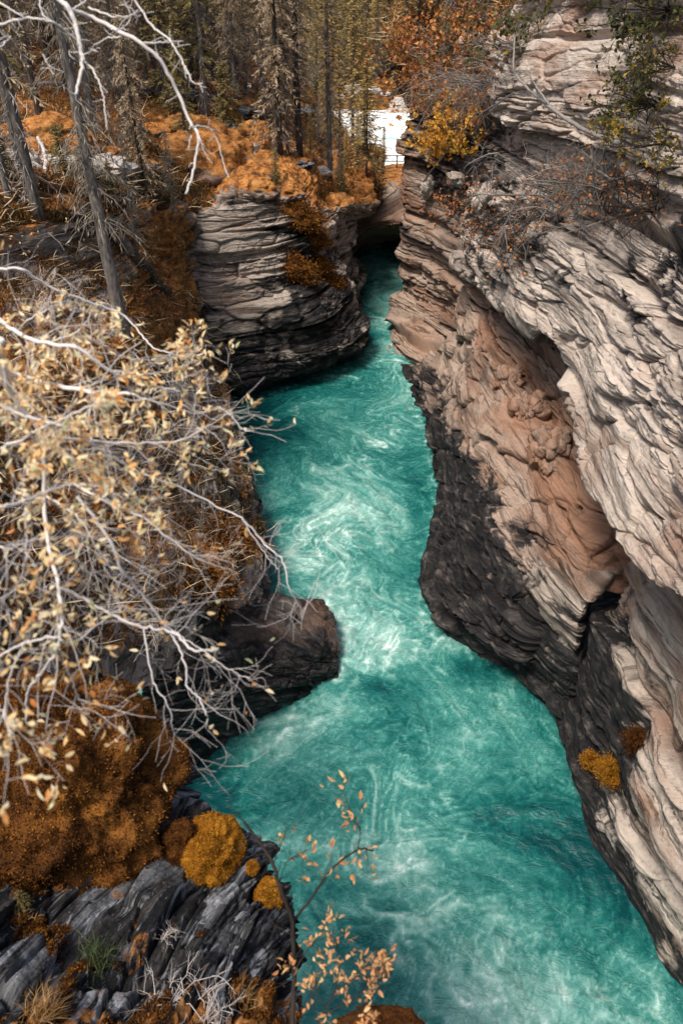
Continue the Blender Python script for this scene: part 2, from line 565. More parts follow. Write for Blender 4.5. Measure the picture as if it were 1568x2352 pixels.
def layer_coord(p, dip):
    x, y, z = p[..., 0], p[..., 1], p[..., 2]
    return z + dip[0] * x + dip[1] * y + 0.7 * perlin(x * .05, y * .05, z * .05) + 0.16 * perlin(x * .22, y * .22, z * .3) + .04 * perlin(x * .9, y * .9, z * .9)


def tab(v, shape):
    """attribute table: scalar, one value per row, or full"""
    v = np.asarray(v, float)
    if v.ndim == 1: v = v[:, None]
    return np.broadcast_to(v, shape)


def rock_patch(name, rows, mat, nr, nc, dip=(0.0, 0.0), amp=(0.45, 0.2, 0.07), thick=(1.3, 0.45, 0.15), lump=0.25,
               dark=0.0, warm=0.0, moss=0.0, mossamp=0.12, kind='structure', fac=(0.13, 3.6, 0.2), lat=0.16, mossfade=0.8, calm=None, lin=False):
    C = np.array([[c if isinstance(c, np.ndarray) else at(c[0], c[1], **c[2]) for c in r] for r in rows])
    sh = C.shape[:2]
    A = np.stack([tab(dark, sh), tab(warm, sh), tab(moss, sh)], -1)
    G = np.concatenate([C, A], -1)
    G = lerp_grid(G, nr, nc) if lin else loft(G, nr, nc)
    P, A = G[..., :3], G[..., 3:]
    N = grid_normals(blur(P, 3))
    flip = np.sum(N * (np.array([0, 0, CAM_Z]) - P)) < 0
    if flip: N = -N
    w = layer_coord(P, dip)
    x, y, z = P[..., 0], P[..., 1], P[..., 2]
    mo = np.clip(A[..., 2], 0, 1)
    lam = 0.15 + 1.2 * sstep(-0.3, 0.4, perlin(x * .12 + 7, y * .12, w * .35))
    d = amp[0] * strata(x, y, w, thick[0], lat * 0.5, 3.3, 0.93)
    d = d + amp[1] * lam * strata(x, y, w, thick[1], lat, 9.1)
    d = d + amp[2] * lam * strata(x, y, w, thick[2], lat * 2.2, 5.7, 0.75)
    L = fac[1]
    jx, jy, jw = 0.15 * perlin(x, y, w), 0.15 * perlin(x, y, w + 9), 0.1 * perlin(x, y, w + 30)
    v, e = facets(x / L + jx, y / L + jy, w / (L * fac[2]) + jw)
    d = d + fac[0] * (v - 0.5 * np.exp(-(e / 0.06) ** 2))
    v, e = facets(x / L * 3.1 + jx, y / L * 3.1 + jy, w / (L * fac[2]) * 2.6 + jw, 50)
    d = d + 0.3 * fac[0] * lam * (v - 0.6 * np.exp(-(e / 0.08) ** 2))
    d = d * (1 - mossfade * mo)
    if calm: d = d * (1 - .55 * sstep(calm, calm + 1.5, z))
    d = d + lump * fbm(x * .35, y * .35, z * .35, 3) + mossamp * mo * np.abs(fbm(x * 1.4, y * 1.4, z * 1.4, 4)) * 2
    d = d + 0.03 * fbm(x * 3, y * 3, z * 6, 3)
    # keep the displacement gentle on the hidden rims so neighbours still meet
    P = P + N * d[..., None]
    sc = np.stack([x, y, w], -1)
    me = make_mesh(name, P.reshape(-1, 3), grid_faces(nr, nc, flip), M[mat], True,
                   {'dark': A[..., 0].ravel(), 'warm': A[..., 1].ravel(), 'moss': A[..., 2].ravel(), 'sc': sc.reshape(-1, 3)})
    o = obj(name, me)
    if kind: tag(o, kind=kind)
    GRIDS[name] = (P, N)
    return o


def Y(px, py, y): return (px, py, {'y': y})
def Z(px, py, z): return (px, py, {'z': z})
def off(c, dx, dy, dz):
    p = c if isinstance(c, np.ndarray) else at(c[0], c[1], **c[2])
    return p + np.array([dx, dy, dz], float)


def on(name, px, py, sink=0.0):
    """the point of a rock surface seen at a place, nearest one first"""
    names = name if isinstance(name, (list, tuple)) else [name]
    best = None
    for nme in names:
        P, N = GRIDS[nme]
        qx, qy, dep = project(P)
        d = np.hypot(qx - px, qy - py) + np.where(dep < 0.2, 1e6, 0)
        near = d < d.min() + 6
        k = np.argmin(np.where(near, dep, 1e9))
        dm, dp = d.ravel()[k], dep.ravel()[k]
        if best is None or (dm < 15 and dp < best[1]) or best[0] > 15 and dm < best[0]:
            best = (dm, dp, P.reshape(-1, 3)[k].copy(), N.reshape(-1, 3)[k].copy())
    p, n = best[2], best[3]
    return p - np.array([0, 0, sink]), n


def build_rocks():
    # ---- right side, far prow with the tan layered face
    rows = []
    spec = [  # silhouette px,py,y | px,py,y | px,py,y | px,py,y
        [(886, 830, None), (948, 880, None), (1015, 925, None), (1120, 985, None)],
        [(900, 770, 49.5), (950, 810, 46.5), (1030, 870, 43.5), (1130, 930, 41)],
        [(922, 700, 52.5), (965, 740, 49.5), (1050, 800, 46), (1140, 850, 43)],
        [(922, 640, 53.8), (980, 675, 50.5), (1070, 730, 46.5), (1150, 770, 43)],
        [(914, 572, 54.0), (975, 600, 51), (1065, 650, 46.5), (1150, 690, 43)],
        [(926, 500, 54.2), (990, 520, 51), (1070, 555, 47), (1150, 590, 43)],
        [(918, 430, 54.5), (985, 430, 51.5), (1070, 430, 47.5), (1160, 450, 43)],
        [(930, 350, 55.0), (990, 350, 52.5), (1080, 340, 48.5), (1170, 340, 44)],
        [(940, 270, 55.5), (1000, 260, 53.5), (1090, 240, 50), (1180, 230, 45)],
        [(915, 180, 57.0), (1000, 170, 56), (1090, 150, 53), (1190, 130, 48)],
        [(905, 100, 59.0), (1000, 80, 60), (1090, 60, 58), (1200, 40, 53)],
        [(930, 20, 63.0), (1010, 0, 66), (1100, -20, 66), (1210, -40, 62)],
        [(960, -60, 75.0), (1020, -80, 80), (1110, -90, 80), (1220, -110, 78)],
    ]
    for r in spec:
        cs = [Z(a, b, -0.8) if y is None else Y(a, b, y) for a, b, y in r]
        rows.append([off(cs[0], 5, 14, 0.5), off(cs[0], 1.2, 4, 0.2)] + cs)
    rows = [[c for c in r] for r in rows]
    rows[0][0][2] = rows[0][1][2] = -0.8
    dk = [[.3, .3, .25, .05, .1, .5]] + [[.3, .3, .3, .0, .0, .2]] * 2 + [[.2, .3, .35, .05, .0, .2]] + [[.2, .3, .4, .15, .1, .2]] * 2 + [[.3, .3, .2, .5, .6, .5], [.35, .35, .3, .6, .75, .6], [.45, .45, .45, .75, .9, .9]] + [[.8, .8, .75, .6, .9, .9], [.8, .8, .7, .5, .6, .5], [.6] * 6, [.4] * 6]  # upper rows: dark rock plus shadow of the hollow painted in
    wm = [[.3, .3, .3, .4, .4, .3]] * 5 + [[.3, .4, .6, .4, .3, .3]] * 3 + [[.3] * 6] * 5
    ms = [[0] * 6] * 6 + [[0, 0, -.1, .05, .1, .1]] + [[0, 0, 0, .25, .25, .1]] * 2 + [[.3, .3, .45, .75, .7, .2]] + [[.6, .6, .6, .85, .8, .3]] + [[.8] * 5 + [.5]] * 2
    rock_patch('cliff_far_right', rows, 'rock_tan', 640, 330, (0.03, 0.05), (0.5, 0.24, 0.09), (1.5, 0.5, 0.17), 0.22, dk, wm, ms, lat=0.09, fac=(0.26, 3.0, 0.26))

    # ---- right side, middle block: dark prow over the water with a tan lip and an orange recess above
    w0 = [Z(930, 850, -.8), Z(944, 885, -.8), Z(958, 965, -.8), Z(988, 1050, -.8), Z(1000, 1150, -.8), Z(986, 1260, -.8), Z(968, 1370, -.8), Z(990, 1440, -.8), Z(1070, 1500, -.8), Z(1160, 1545, -.8), Z(1235, 1590, -.8), Z(1310, 1500, -.8)]
    w1 = [Y(950, 830, 45), Y(958, 870, 41.5), Y(972, 940, 37.5), Y(1000, 1040, 33), Y(1014, 1120, 29.6), Y(1010, 1220, 26.4), Y(1000, 1330, 23.4), Y(1030, 1390, 21.7), Y(1090, 1440, 20.6), Y(1160, 1480, 19.8), Y(1226, 1510, 19.3), Y(1290, 1480, 21)]
    w2 = [Y(980, 800, 44), Y(985, 850, 40.5), Y(1010, 930, 35.5), Y(1040, 1015, 31.5), Y(1075, 1090, 28), Y(1090, 1170, 25.3), Y(1100, 1260, 23), Y(1120, 1320, 21.6), Y(1160, 1370, 20.5), Y(1195, 1400, 19.8), Y(1225, 1420, 19.5), Y(1290, 1420, 20.5)]
    w3 = [Y(1010, 760, 43), Y(1025, 840, 38.5), Y(1045, 915, 33.5), Y(1060, 960, 31), Y(1105, 1030, 27.5), Y(1150, 1105, 24.8), Y(1185, 1165, 23), Y(1215, 1210, 21.6), Y(1245, 1260, 20.3), Y(1270, 1300, 19.6), Y(1300, 1340, 19), Y(1370, 1400, 18.4)]
    w4 = [Y(1030, 700, 43), Y(1060, 800, 36.5), Y(1075, 850, 33.2), Y(1090, 900, 30.9), Y(1140, 980, 27.2), Y(1190, 1060, 24.6), Y(1230, 1120, 22.8), Y(1260, 1160, 21.5), Y(1290, 1200, 20.4), Y(1320, 1245, 19.5), Y(1350, 1290, 18.8), Y(1420, 1360, 18)]
    w5 = [Y(1050, 640, 43), Y(1090, 700, 37.5), Y(1110, 760, 34.6), Y(1140, 810, 32.2), Y(1195, 890, 28.6), Y(1240, 960, 25.9), Y(1275, 1010, 24), Y(1300, 1060, 22.6), Y(1330, 1110, 21.4), Y(1360, 1150, 20.4), Y(1400, 1210, 19.6), Y(1460, 1280, 18.6)]
    w6 = [Y(1070, 570, 43), Y(1110, 620, 38.5), Y(1140, 670, 36), Y(1180, 720, 33.5), Y(1240, 790, 30), Y(1290, 850, 27.4), Y(1330, 900, 25.4), Y(1360, 950, 24), Y(1390, 1000, 22.6), Y(1420, 1050, 21.4), Y(1460, 1120, 20.2), Y(1520, 1200, 19)]
    w7 = [off(c, 5, 1.5, 2.2) for c in w6]
    for r in (w0, w1, w2): r[-1] = off(r[-2], .8, 2.6, 0)
    w3[-1] = off(w3[-2], .9, 1.6, 0)
    rows = [w0, w1, w2, w3, w4, w5, w6, w7]
    for k_, r in enumerate(rows): r.append(off(r[-1], 3.5, .5 if k_ < 4 else -2.0, 0))
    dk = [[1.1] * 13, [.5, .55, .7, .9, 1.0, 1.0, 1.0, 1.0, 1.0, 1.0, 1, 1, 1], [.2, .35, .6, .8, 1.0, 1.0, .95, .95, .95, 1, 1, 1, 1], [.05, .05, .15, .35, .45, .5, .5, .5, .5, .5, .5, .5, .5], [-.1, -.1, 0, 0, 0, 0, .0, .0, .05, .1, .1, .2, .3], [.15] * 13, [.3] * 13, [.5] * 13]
    wm = [[.2] * 13, [.2] * 13, [.2] * 13, [.4] * 13, [.4, .35, .35, .4, .45, .5, .55, .65, .7, .75, .8, .8, .8], [.4, .45, .5, .55, .65, .75, .8, .8, .8, .8, .8, .8, .8], [.4] * 13, [.4] * 13]
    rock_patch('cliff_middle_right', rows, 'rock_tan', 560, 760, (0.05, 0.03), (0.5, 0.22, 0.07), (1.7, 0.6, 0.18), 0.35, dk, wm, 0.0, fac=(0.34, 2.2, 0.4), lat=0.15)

    # ---- right side, second lower lobe
    w0 = [Z(1215, 1560, -.8), Z(1232, 1590, -.8), Z(1265, 1630, -.8), Z(1310, 1665, -.8), Z(1400, 1600, -.8)]
    w1 = [Y(1212, 1470, 20.4), Y(1232, 1500, 18.9), Y(1275, 1530, 18.0), Y(1330, 1540, 17.6), Y(1410, 1500, 18)]
    w2 = [Y(1200, 1360, 20.6), Y(1222, 1390, 19.2), Y(1275, 1420, 18.0), Y(1335, 1440, 17.3), Y(1410, 1420, 17.6)]
    w3 = [Y(1205, 1260, 21.4), Y(1232, 1280, 19.9), Y(1290, 1330, 18.5), Y(1350, 1380, 17.3), Y(1420, 1360, 17.4)]
    w4 = [Y(1207, 1170, 23.5), Y(1235, 1190, 21.6), Y(1300, 1250, 19.8), Y(1370, 1310, 18.2), Y(1440, 1300, 17.8)]
    for r, dy_ in ((w0, 3.2), (w1, 3.0), (w2, 2.4), (w3, 1.2)): r[-1] = off(r[-2], 1.0, dy_, 0)
    rows = [[off(r[0], .9, 2.6, 0)] + r for r in (w0, w1, w2, w3, w4)]
    rock_patch('cliff_lobe_right', rows, 'rock_grey', 330, 280, (0.2, 0.1), (0.3, 0.14, 0.05), (1.4, 0.45, 0.15), 0.3,
               [[1.0] * 6, [.85, .85, .8, .75, .9, 1], [.5, .45, .4, .4, .6, .9], [.4, .4, .35, .3, .3, .6], [.4, .4, .3, .15, .2, .3]], [.2, .2, .3, .4, .5], 0.0)

    # ---- right side, near lower block down to the bottom right corner
    w0 = [Z(1320, 1600, -.8), Z(1300, 1665, -.8), Z(1312, 1735, -.8), Z(1345, 1830, -.8), Z(1400, 1960, -.8), Z(1475, 2080, -.8), Z(1570, 2220, -.8), Z(1640, 2420, -.8), Z(1700, 2700, -.8)]
    w1 = [Y(1340, 1560, 17.6), Y(1318, 1620, 17.0), Y(1330, 1700, 15.6), Y(1365, 1790, 14.2), Y(1425, 1910, 12.4), Y(1500, 2030, 10.8), Y(1600, 2150, 9.4), Y(1720, 2350, 7.4), Y(1850, 2600, 5.6)]
    w2 = [Y(1360, 1480, 17.6), Y(1355, 1540, 16.6), Y(1385, 1640, 14.9), Y(1430, 1730, 13.4), Y(1490, 1840, 11.7), Y(1560, 1950, 10.2), Y(1660, 2060, 8.8), Y(1790, 2230, 6.9), Y(1960, 2450, 5)]
    w3 = [Y(1380, 1420, 17.5), Y(1400, 1470, 16.2), Y(1440, 1560, 14.5), Y(1490, 1650, 13), Y(1550, 1740, 11.4), Y(1630, 1830, 9.9), Y(1730, 1930, 8.5), Y(1880, 2080, 6.6), Y(2080, 2280, 4.6)]
    w4 = [Y(1420, 1350, 17.4), Y(1450, 1400, 15.8), Y(1500, 1480, 14.1), Y(1550, 1560, 12.7), Y(1620, 1640, 11.1), Y(1700, 1720, 9.6), Y(1800, 1810, 8.2), Y(1960, 1940, 6.4), Y(2180, 2120, 4.4)]
    w5 = [Y(1470, 1250, 18), Y(1510, 1300, 16.3), Y(1560, 1360, 14.6), Y(1620, 1430, 13.1), Y(1700, 1500, 11.5), Y(1790, 1580, 10), Y(1890, 1660, 8.6), Y(2060, 1780, 6.8), Y(2300, 1950, 4.7)]
    w0b = [off(c, 2.5, 0.6, 0) for c in w0]
    rows = [w0b, w0, w1, w2, w3, w4, w5]
    for r in rows: r.insert(0, off(r[0], 2.0, 1.6, 0))
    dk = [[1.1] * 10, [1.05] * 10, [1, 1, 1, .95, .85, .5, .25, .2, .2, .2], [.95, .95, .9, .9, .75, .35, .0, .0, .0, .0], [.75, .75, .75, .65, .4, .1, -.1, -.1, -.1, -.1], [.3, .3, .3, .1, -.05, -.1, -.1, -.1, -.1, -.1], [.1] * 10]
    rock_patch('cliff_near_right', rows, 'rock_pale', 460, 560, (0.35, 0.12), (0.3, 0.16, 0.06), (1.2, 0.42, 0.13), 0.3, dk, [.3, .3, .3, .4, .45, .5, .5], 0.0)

    # ---- right side, the big pale upper wall above the lip
    pin = [off(at(*c), 4.5, 1.5, 0.6) for c in ((1065, 610, 42.5), (1110, 660, 36.5), (1200, 735, 29.5), (1300, 835, 24.3), (1345, 960, 20.8), (1362, 1110, 17.6), (1420, 1220, 15.1), (1510, 1340, 12.8), (1640, 1440, 10.2), (1850, 1600, 7.2))]
    u0 = [Y(1065, 610, 42), Y(1110, 655, 36), Y(1200, 728, 29), Y(1300, 825, 23.8), Y(1342, 950, 20.3), Y(1356, 1100, 17.2), Y(1412, 1212, 14.8), Y(1505, 1332, 12.5), Y(1630, 1430, 10), Y(1840, 1590, 7)]
    u1 = [Y(1060, 570, 42), Y(1105, 600, 36), Y(1210, 670, 28.7), Y(1320, 770, 23.3), Y(1375, 880, 20), Y(1410, 1010, 17), Y(1470, 1110, 14.6), Y(1560, 1210, 12.4), Y(1690, 1310, 10), Y(1910, 1450, 7)]
    u2 = [Y(1060, 530, 42.3), Y(1110, 545, 36.4), Y(1220, 600, 29), Y(1340, 680, 23.5), Y(1410, 770, 20.2), Y(1470, 880, 17.1), Y(1540, 970, 14.7), Y(1640, 1060, 12.5), Y(1770, 1150, 10.1), Y(2000, 1280, 7.1)]
    u3 = [Y(1065, 490, 42.7), Y(1120, 490, 36.9), Y(1230, 530, 29.5), Y(1350, 590, 24), Y(1440, 660, 20.6), Y(1520, 750, 17.4), Y(1600, 820, 15), Y(1710, 900, 12.8), Y(1850, 970, 10.4), Y(2100, 1080, 7.4)]
    u4 = [Y(1075, 440, 43.6), Y(1135, 430, 38), Y(1240, 450, 30.7), Y(1370, 490, 25.2), Y(1470, 550, 21.6), Y(1560, 610, 18.4), Y(1660, 670, 15.9), Y(1780, 730, 13.6), Y(1930, 790, 11), Y(2200, 880, 7.9)]
    u5 = [Y(1100, 380, 45), Y(1150, 360, 40), Y(1240, 370, 33.5), Y(1370, 400, 28), Y(1480, 440, 24), Y(1580, 490, 20.6), Y(1700, 530, 17.8), Y(1830, 580, 15.2), Y(1990, 620, 12.2), Y(2290, 700, 8.8)]
    u6 = [Y(1110, 300, 45.5), Y(1160, 270, 40.5), Y(1240, 270, 34), Y(1370, 300, 28.2), Y(1480, 330, 24.2), Y(1590, 360, 20.6), Y(1720, 380, 17.8), Y(1860, 410, 15.2), Y(2040, 430, 12.2), Y(2360, 470, 8.8)]
    u7 = [Y(1130, 210, 46.5), Y(1170, 170, 42), Y(1240, 150, 35.5), Y(1370, 170, 29.4), Y(1490, 190, 25.2), Y(1600, 200, 21.6), Y(1740, 210, 18.6), Y(1890, 220, 16), Y(2090, 220, 13), Y(2420, 230, 9.4)]
    u8 = [Y(1150, 130, 49), Y(1190, 70, 45), Y(1250, 30, 39), Y(1370, 30, 32), Y(1490, 40, 27.5), Y(1610, 40, 23.6), Y(1760, 30, 20.6), Y(1920, 20, 17.6), Y(2130, 0, 14.4), Y(2470, -20, 10.6)]
    u9 = [Y(1170, 70, 52), Y(1210, 0, 49), Y(1260, -60, 43), Y(1370, -90, 36), Y(1490, -100, 31), Y(1620, -110, 27), Y(1780, -130, 23.6), Y(1950, -150, 20), Y(2170, -180, 16.4), Y(2500, -200, 12)]
    u10 = [off(c, 14, 10, 4) for c in u9]
    pin = [off(c, 4.5, 1.5, 0.9) for c in u0]
    rows = [pin, u0, u1, u2, u3, u4, u5, u6, u7, u8, u9, u10]
    n = 10
    dk = [[.35] * n, [.35, .4, .35, .0, -.15, -.15, -.1, -.2, -.2, -.2], [.45, .5, .3, .0, -.25, -.2, -.05, -.1, -.2, -.2], [.4, .5, .45, .2, .05, -.05, -.05, -.15, -.1, -.1], [.45, .5, .45, .3, .4, .3, .1, .0, 0, 0], [.6, .55, .3, .25, .45, .6, .4, .25, .1, .1], [.75, .6, .1, -.1, .1, .55, .5, .35, .2, .1], [.8, .4, -.15, -.2, -.15, .3, .35, .2, .1, .1]] + [[.3, .0, -.2, -.25, -.2, -.1, -.1, -.1, -.1, -.1]] * 4  # first column of the upper rows carries that hollow's painted shadow on
    wm = [[.55] * n, [.45, .4, .35, .35, .35, .45, .45, .45, .4, .4]] + [[.3, .25, .2, .2, .2, .25, .3, .3, .3, .3]] * 4 + [[.35] * n] * 2 + [[.4, .42, .45, .5, .5, .5, .5, .5, .5, .5]] * 4
    ms = [[-.3] * n] * 4 + [[-.1] * n] + [[.1, .1, -.1, -.1, .05, .25, .2, .1, .1, .1]] + [[.3, .25, -.1, -.1, .15, .3, .3, .2, .1, .1]] + [[.3, .2, -.2, -.2, -.1, .1, .1, .1, .1, .1]] + [[.35, -.1, -.3, -.3, -.3, -.2, -.1, -.1, -.1, -.1]] + [[.5, .1, -.2, -.2, -.1, 0, .1, .1, .1, .1]] * 3
    rock_patch('cliff_upper_right', rows, 'rock_pale', 900, 800, (0.02, 0.09), (0.5, 0.30, 0.09), (1.9, 0.62, 0.19), 0.14, dk, wm, ms, fac=(0.30, 3.0, 0.26), lat=0.07, calm=16.8)

    # ---- left side, block facing the viewer over the dark undercut
    q0 = [Z(400, 880, -.8), Z(470, 925, -.8), Z(540, 935, -.8), Z(620, 915, -.8), Z(700, 890, -.8), Z(768, 862, -.8), Z(812, 842, -.8)]
    q0b = [off(c, 0, 2.6, 2.2) for c in q0]
    q1 = [Y(400, 800, 42.0), Y(480, 865, 40.6), Y(550, 868, 41.2), Y(630, 850, 42), Y(715, 835, 43), Y(772, 815, 44.2), Y(818, 800, 45.2)]
    q2 = [Y(410, 740, 42.5), Y(480, 780, 41.2), Y(560, 780, 41.8), Y(640, 775, 42.6), Y(720, 765, 43.6), Y(770, 755, 44.6), Y(808, 765, 45.6)]
    q3 = [Y(405, 670, 42.8), Y(480, 690, 42.0), Y(560, 685, 42.6), Y(640, 680, 43.2), Y(710, 685, 44.2), Y(745, 690, 45.2), Y(772, 700, 46.2)]
    q4 = [Y(415, 600, 43.2), Y(490, 600, 42.8), Y(570, 590, 43.4), Y(640, 590, 44), Y(700, 600, 45), Y(728, 605, 46), Y(748, 630, 47)]
    q5 = [Y(440, 530, 43.6), Y(500, 520, 43.6), Y(570, 505, 44.2), Y(640, 510, 44.8), Y(700, 520, 45.8), Y(725, 530, 47), Y(742, 560, 48.2)]
    q6 = [Y(455, 480, 44.2), Y(510, 455, 44.4), Y(575, 435, 45), Y(640, 440, 45.6), Y(700, 460, 46.8), Y(730, 480, 48), Y(752, 500, 49)]
    q7 = [off(c, 0, 3.5, 0.5) for c in q6]
    q8 = [off(c, 0, 9, 1.0) for c in q6]
    q00 = [off(c, 0, 5, 0) for c in q0]
    rows = [q00, q0, q1, q2, q3, q4, q5, q6, q7, q8]
    rows[1] = [off(c, 0, 1.8, 0) for c in q0]
    for r in rows:
        r.append(off(r[-1], 0.6, 2.5, 0))
        r.append(off(r[-1], -0.5, 9, 0))
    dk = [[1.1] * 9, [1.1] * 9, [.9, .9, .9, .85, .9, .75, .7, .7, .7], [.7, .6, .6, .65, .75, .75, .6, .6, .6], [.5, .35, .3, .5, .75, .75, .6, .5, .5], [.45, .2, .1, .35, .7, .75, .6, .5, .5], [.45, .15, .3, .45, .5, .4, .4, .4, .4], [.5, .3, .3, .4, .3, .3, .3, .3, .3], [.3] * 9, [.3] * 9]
    ms = [[-.5] * 9] * 3 + [[-.5, -.4, -.4, -.4, -.2, -.1, .0, 0, 0]] + [[-.2, -.3, -.4, -.3, .2, .3, .2, .1, 0]] + [[.0, -.2, -.3, -.2, .2, .15, .1, .1, 0]] + [[.2, -.1, -.1, .25, .25, .2, .1, .1, .1]] + [[.5, .35, .6, .6, .6, .6, .5, .5, .5]] + [[.8] * 9] * 2
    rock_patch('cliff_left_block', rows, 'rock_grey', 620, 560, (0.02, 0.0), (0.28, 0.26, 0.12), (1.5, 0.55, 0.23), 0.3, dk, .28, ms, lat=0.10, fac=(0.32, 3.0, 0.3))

    # ---- left side, the next block behind it
    b0 = [Z(720, 735, -.8), Z(780, 722, -.8), Z(800, 700, -.8), Z(822, 682, -.8)]
    b1 = [Y(720, 690, 52), Y(775, 680, 52), Y(792, 660, 52.6), Y(812, 640, 53.6)]
    b2 = [Y(720, 610, 51.6), Y(770, 605, 52.2), Y(786, 595, 52.8), Y(804, 590, 54)]
    b3 = [Y(720, 540, 51.6), Y(770, 540, 52.4), Y(786, 535, 53.4), Y(802, 540, 54.6)]
    b4 = [Y(720, 490, 51.8), Y(770, 490, 53), Y(786, 485, 54.2), Y(802, 495, 55.4)]
    b5 = [Y(720, 460, 54), Y(785, 455, 55.5), Y(815, 450, 57), Y(845, 450, 58)]
    b6 = [off(c, 0, 5, .6) for c in b5]
    rows = [b0, b1, b2, b3, b4, b5, b6]
    for r in rows:
        r.append(off(r[-1], 0.3, 3, 0))
        r.append(off(r[-1], -2, 9, 0))
    rock_patch('cliff_left_far_block', rows, 'rock_grey', 330, 240, (0.02, 0.0), (0.35, 0.28, 0.12), (1.3, 0.42, 0.18), 0.22,
               [.7, .3, .35, .35, .3, .3, .3], .3, [-.5, -.4, -.2, -.1, .3, .8, .8], lat=0.16)

    # ---- the tan wall closing the gorge at the far end
    e0 = [Z(800, 600, -.8), Z(840, 575, -.8), Z(900, 560, -.8), Z(1000, 575, -.8)]
    e1 = [Y(800, 540, 64), Y(845, 530, 63), Y(895, 520, 62), Y(1000, 520, 60)]
    e2 = [Y(800, 490, 65), Y(845, 480, 64), Y(895, 470, 63.5), Y(1000, 470, 61)]
    e3 = [Y(800, 455, 67), Y(850, 440, 66), Y(905, 430, 66), Y(1000, 430, 63)]
    e4 = [Y(800, 425, 72), Y(850, 415, 71), Y(905, 405, 71), Y(1000, 405, 68)]
    e5 = [Y(800, 405, 80), Y(850, 390, 80), Y(905, 380, 80), Y(1000, 385, 78)]
    rock_patch('cliff_far_end', [e0, e1, e2, e3, e4, e5], 'rock_tan', 260, 240, (-0.45, 0.0), (0.12, 0.16, 0.08), (1.4, .5, .2), 0.3,
               [.5, .1, .1, .4, .4, .4], [.4, .7, .5, .3, .3, .3], [-.4, -.4, -.3, .3, .7, .7])

    # ---- left middle slope: mossy gully and broken wall going down to the river
    L = [
        [Y(-260, 560, 22), Y(-130, 545, 25), Y(0, 525, 27), Y(110, 512, 29), Y(220, 500, 32), Y(330, 470, 37), Y(440, 480, 43)],
        [Y(-260, 640, 20), Y(-130, 620, 23), Y(0, 610, 26), Y(110, 600, 28.4), Y(235, 560, 31.4), Y(330, 540, 35.5), Y(425, 560, 42.5)],
        [Y(-260, 740, 18), Y(-130, 720, 20.5), Y(0, 690, 23.5), Y(120, 680, 26.4), Y(250, 650, 30), Y(340, 640, 33.5), Y(425, 660, 41)],
        [Y(-260, 920, 13.5), Y(-130, 880, 16), Y(0, 840, 19.5), Y(140, 810, 23), Y(270, 770, 27.2), Y(350, 755, 31), Y(450, 760, 38.5)],
        [Y(-260, 1120, 9.5), Y(-130, 1090, 11.5), Y(0, 1050, 14.8), Y(150, 990, 19.5), Y(290, 920, 25), Y(385, 880, 30), Y(478, 870, 36.5)],
        [Y(-260, 1300, 7), Y(-130, 1270, 8.8), Y(0, 1230, 11.8), Y(170, 1150, 16.5), Y(330, 1060, 22.3), Y(430, 1000, 27), Y(515, 960, 33.5)],
        [Y(-260, 1450, 5.6), Y(-130, 1420, 7.3), Y(0, 1390, 9.7), Y(190, 1290, 14.3), Y(360, 1180, 19.8), Y(460, 1110, 24.5), Y(540, 1070, 29.8)],
        [Y(-260, 1600, 4.6), Y(-130, 1580, 6), Y(0, 1540, 8.2), Y(210, 1420, 12.5), Y(390, 1290, 17.6), Y(490, 1230, 21.7), Y(560, 1200, 26)],
        [Y(-260, 1800, 3.8), Y(-130, 1760, 5), Y(0, 1700, 7), Y(230, 1540, 11), Y(400, 1400, 15.8), Y(500, 1340, 19.8), Y(575, 1310, 23.8)],
        [Y(-260, 2000, 3.2), Y(-130, 1950, 4.2), Y(0, 1880, 6), Y(240, 1680, 9.8), Y(380, 1520, 14.4), Y(440, 1470, 18.4), Y(520, 1440, 21.5)],
    ]
    wl = [at(500, 900, z=-.8), at(497, 930, z=-.8), at(505, 950, z=-.8), at(515, 970, z=-.8), at(535, 1010, z=-.8), at(548, 1075, z=-.8), at(560, 1150, z=-.8), at(575, 1230, z=-.8), at(600, 1330, z=-.8), at(540, 1500, z=-.8)]
    for r, p in zip(L, wl):
        q = at(r[-1][0], r[-1][1], **r[-1][2])
        r.append(q * 0.45 + p * 0.55 + np.array([0.1, 0, 0.5]))
        r.append(p)
    dk = [[.2, .2, .2, .2, .1, .2, .4, .5, .8], [.2, .2, .2, .0, -.05, .05, .3, .6, .9], [.2, .2, .2, .15, .1, .05, .35, .6, .9]] + [[.3, .3, .3, .3, .4, .5, .55, .7, .9]] * 7
    ms = [[.8, .8, .8, .6, .5, .6, .5, 0, -.5], [.7, .7, .45, -.4, -.35, 1.0, .8, -.1, -.5], [.7, .7, .5, -.3, -.1, 1.05, .8, -.2, -.5], [.7, .7, .65, .6, .9, 1.0, .5, -.2, -.5], [.6, .6, .6, .6, .6, .4, .0, -.3, -.5], [.6, .6, .55, .5, .4, .2, -.1, -.3, -.5], [.6, .6, .5, .45, .35, .25, .1, -.3, -.5], [.6, .6, .55, .5, .45, .5, .45, -.3, -.5], [.6, .6, .6, .5, .4, .4, .3, -.3, -.5], [.6, .6, .6, .4, .1, -.2, -.3, -.4, -.5]]
    rock_patch('slope_left', L, 'rock_grey', 640, 460, (0.25, 0.0), (0.45, 0.25, 0.1), (1.4, 0.45, 0.17), 0.4, dk, .25, ms, mossamp=0.22, mossfade=0.55)

    # ---- left side, wet black ledge reaching into the river
    t0 = [Y(330, 1330, 23), Z(520, 1345, -.8), Z(612, 1372, -.8), Z(690, 1392, -.8), Z(748, 1398, -.8), Z(786, 1490, -.8)]
    t1 = [Y(340, 1390, 18.5), Y(500, 1375, 21.6), Y(605, 1362, 23.2), Y(682, 1383, 22.9), Y(742, 1376, 23.2), Y(774, 1462, 21.2)]
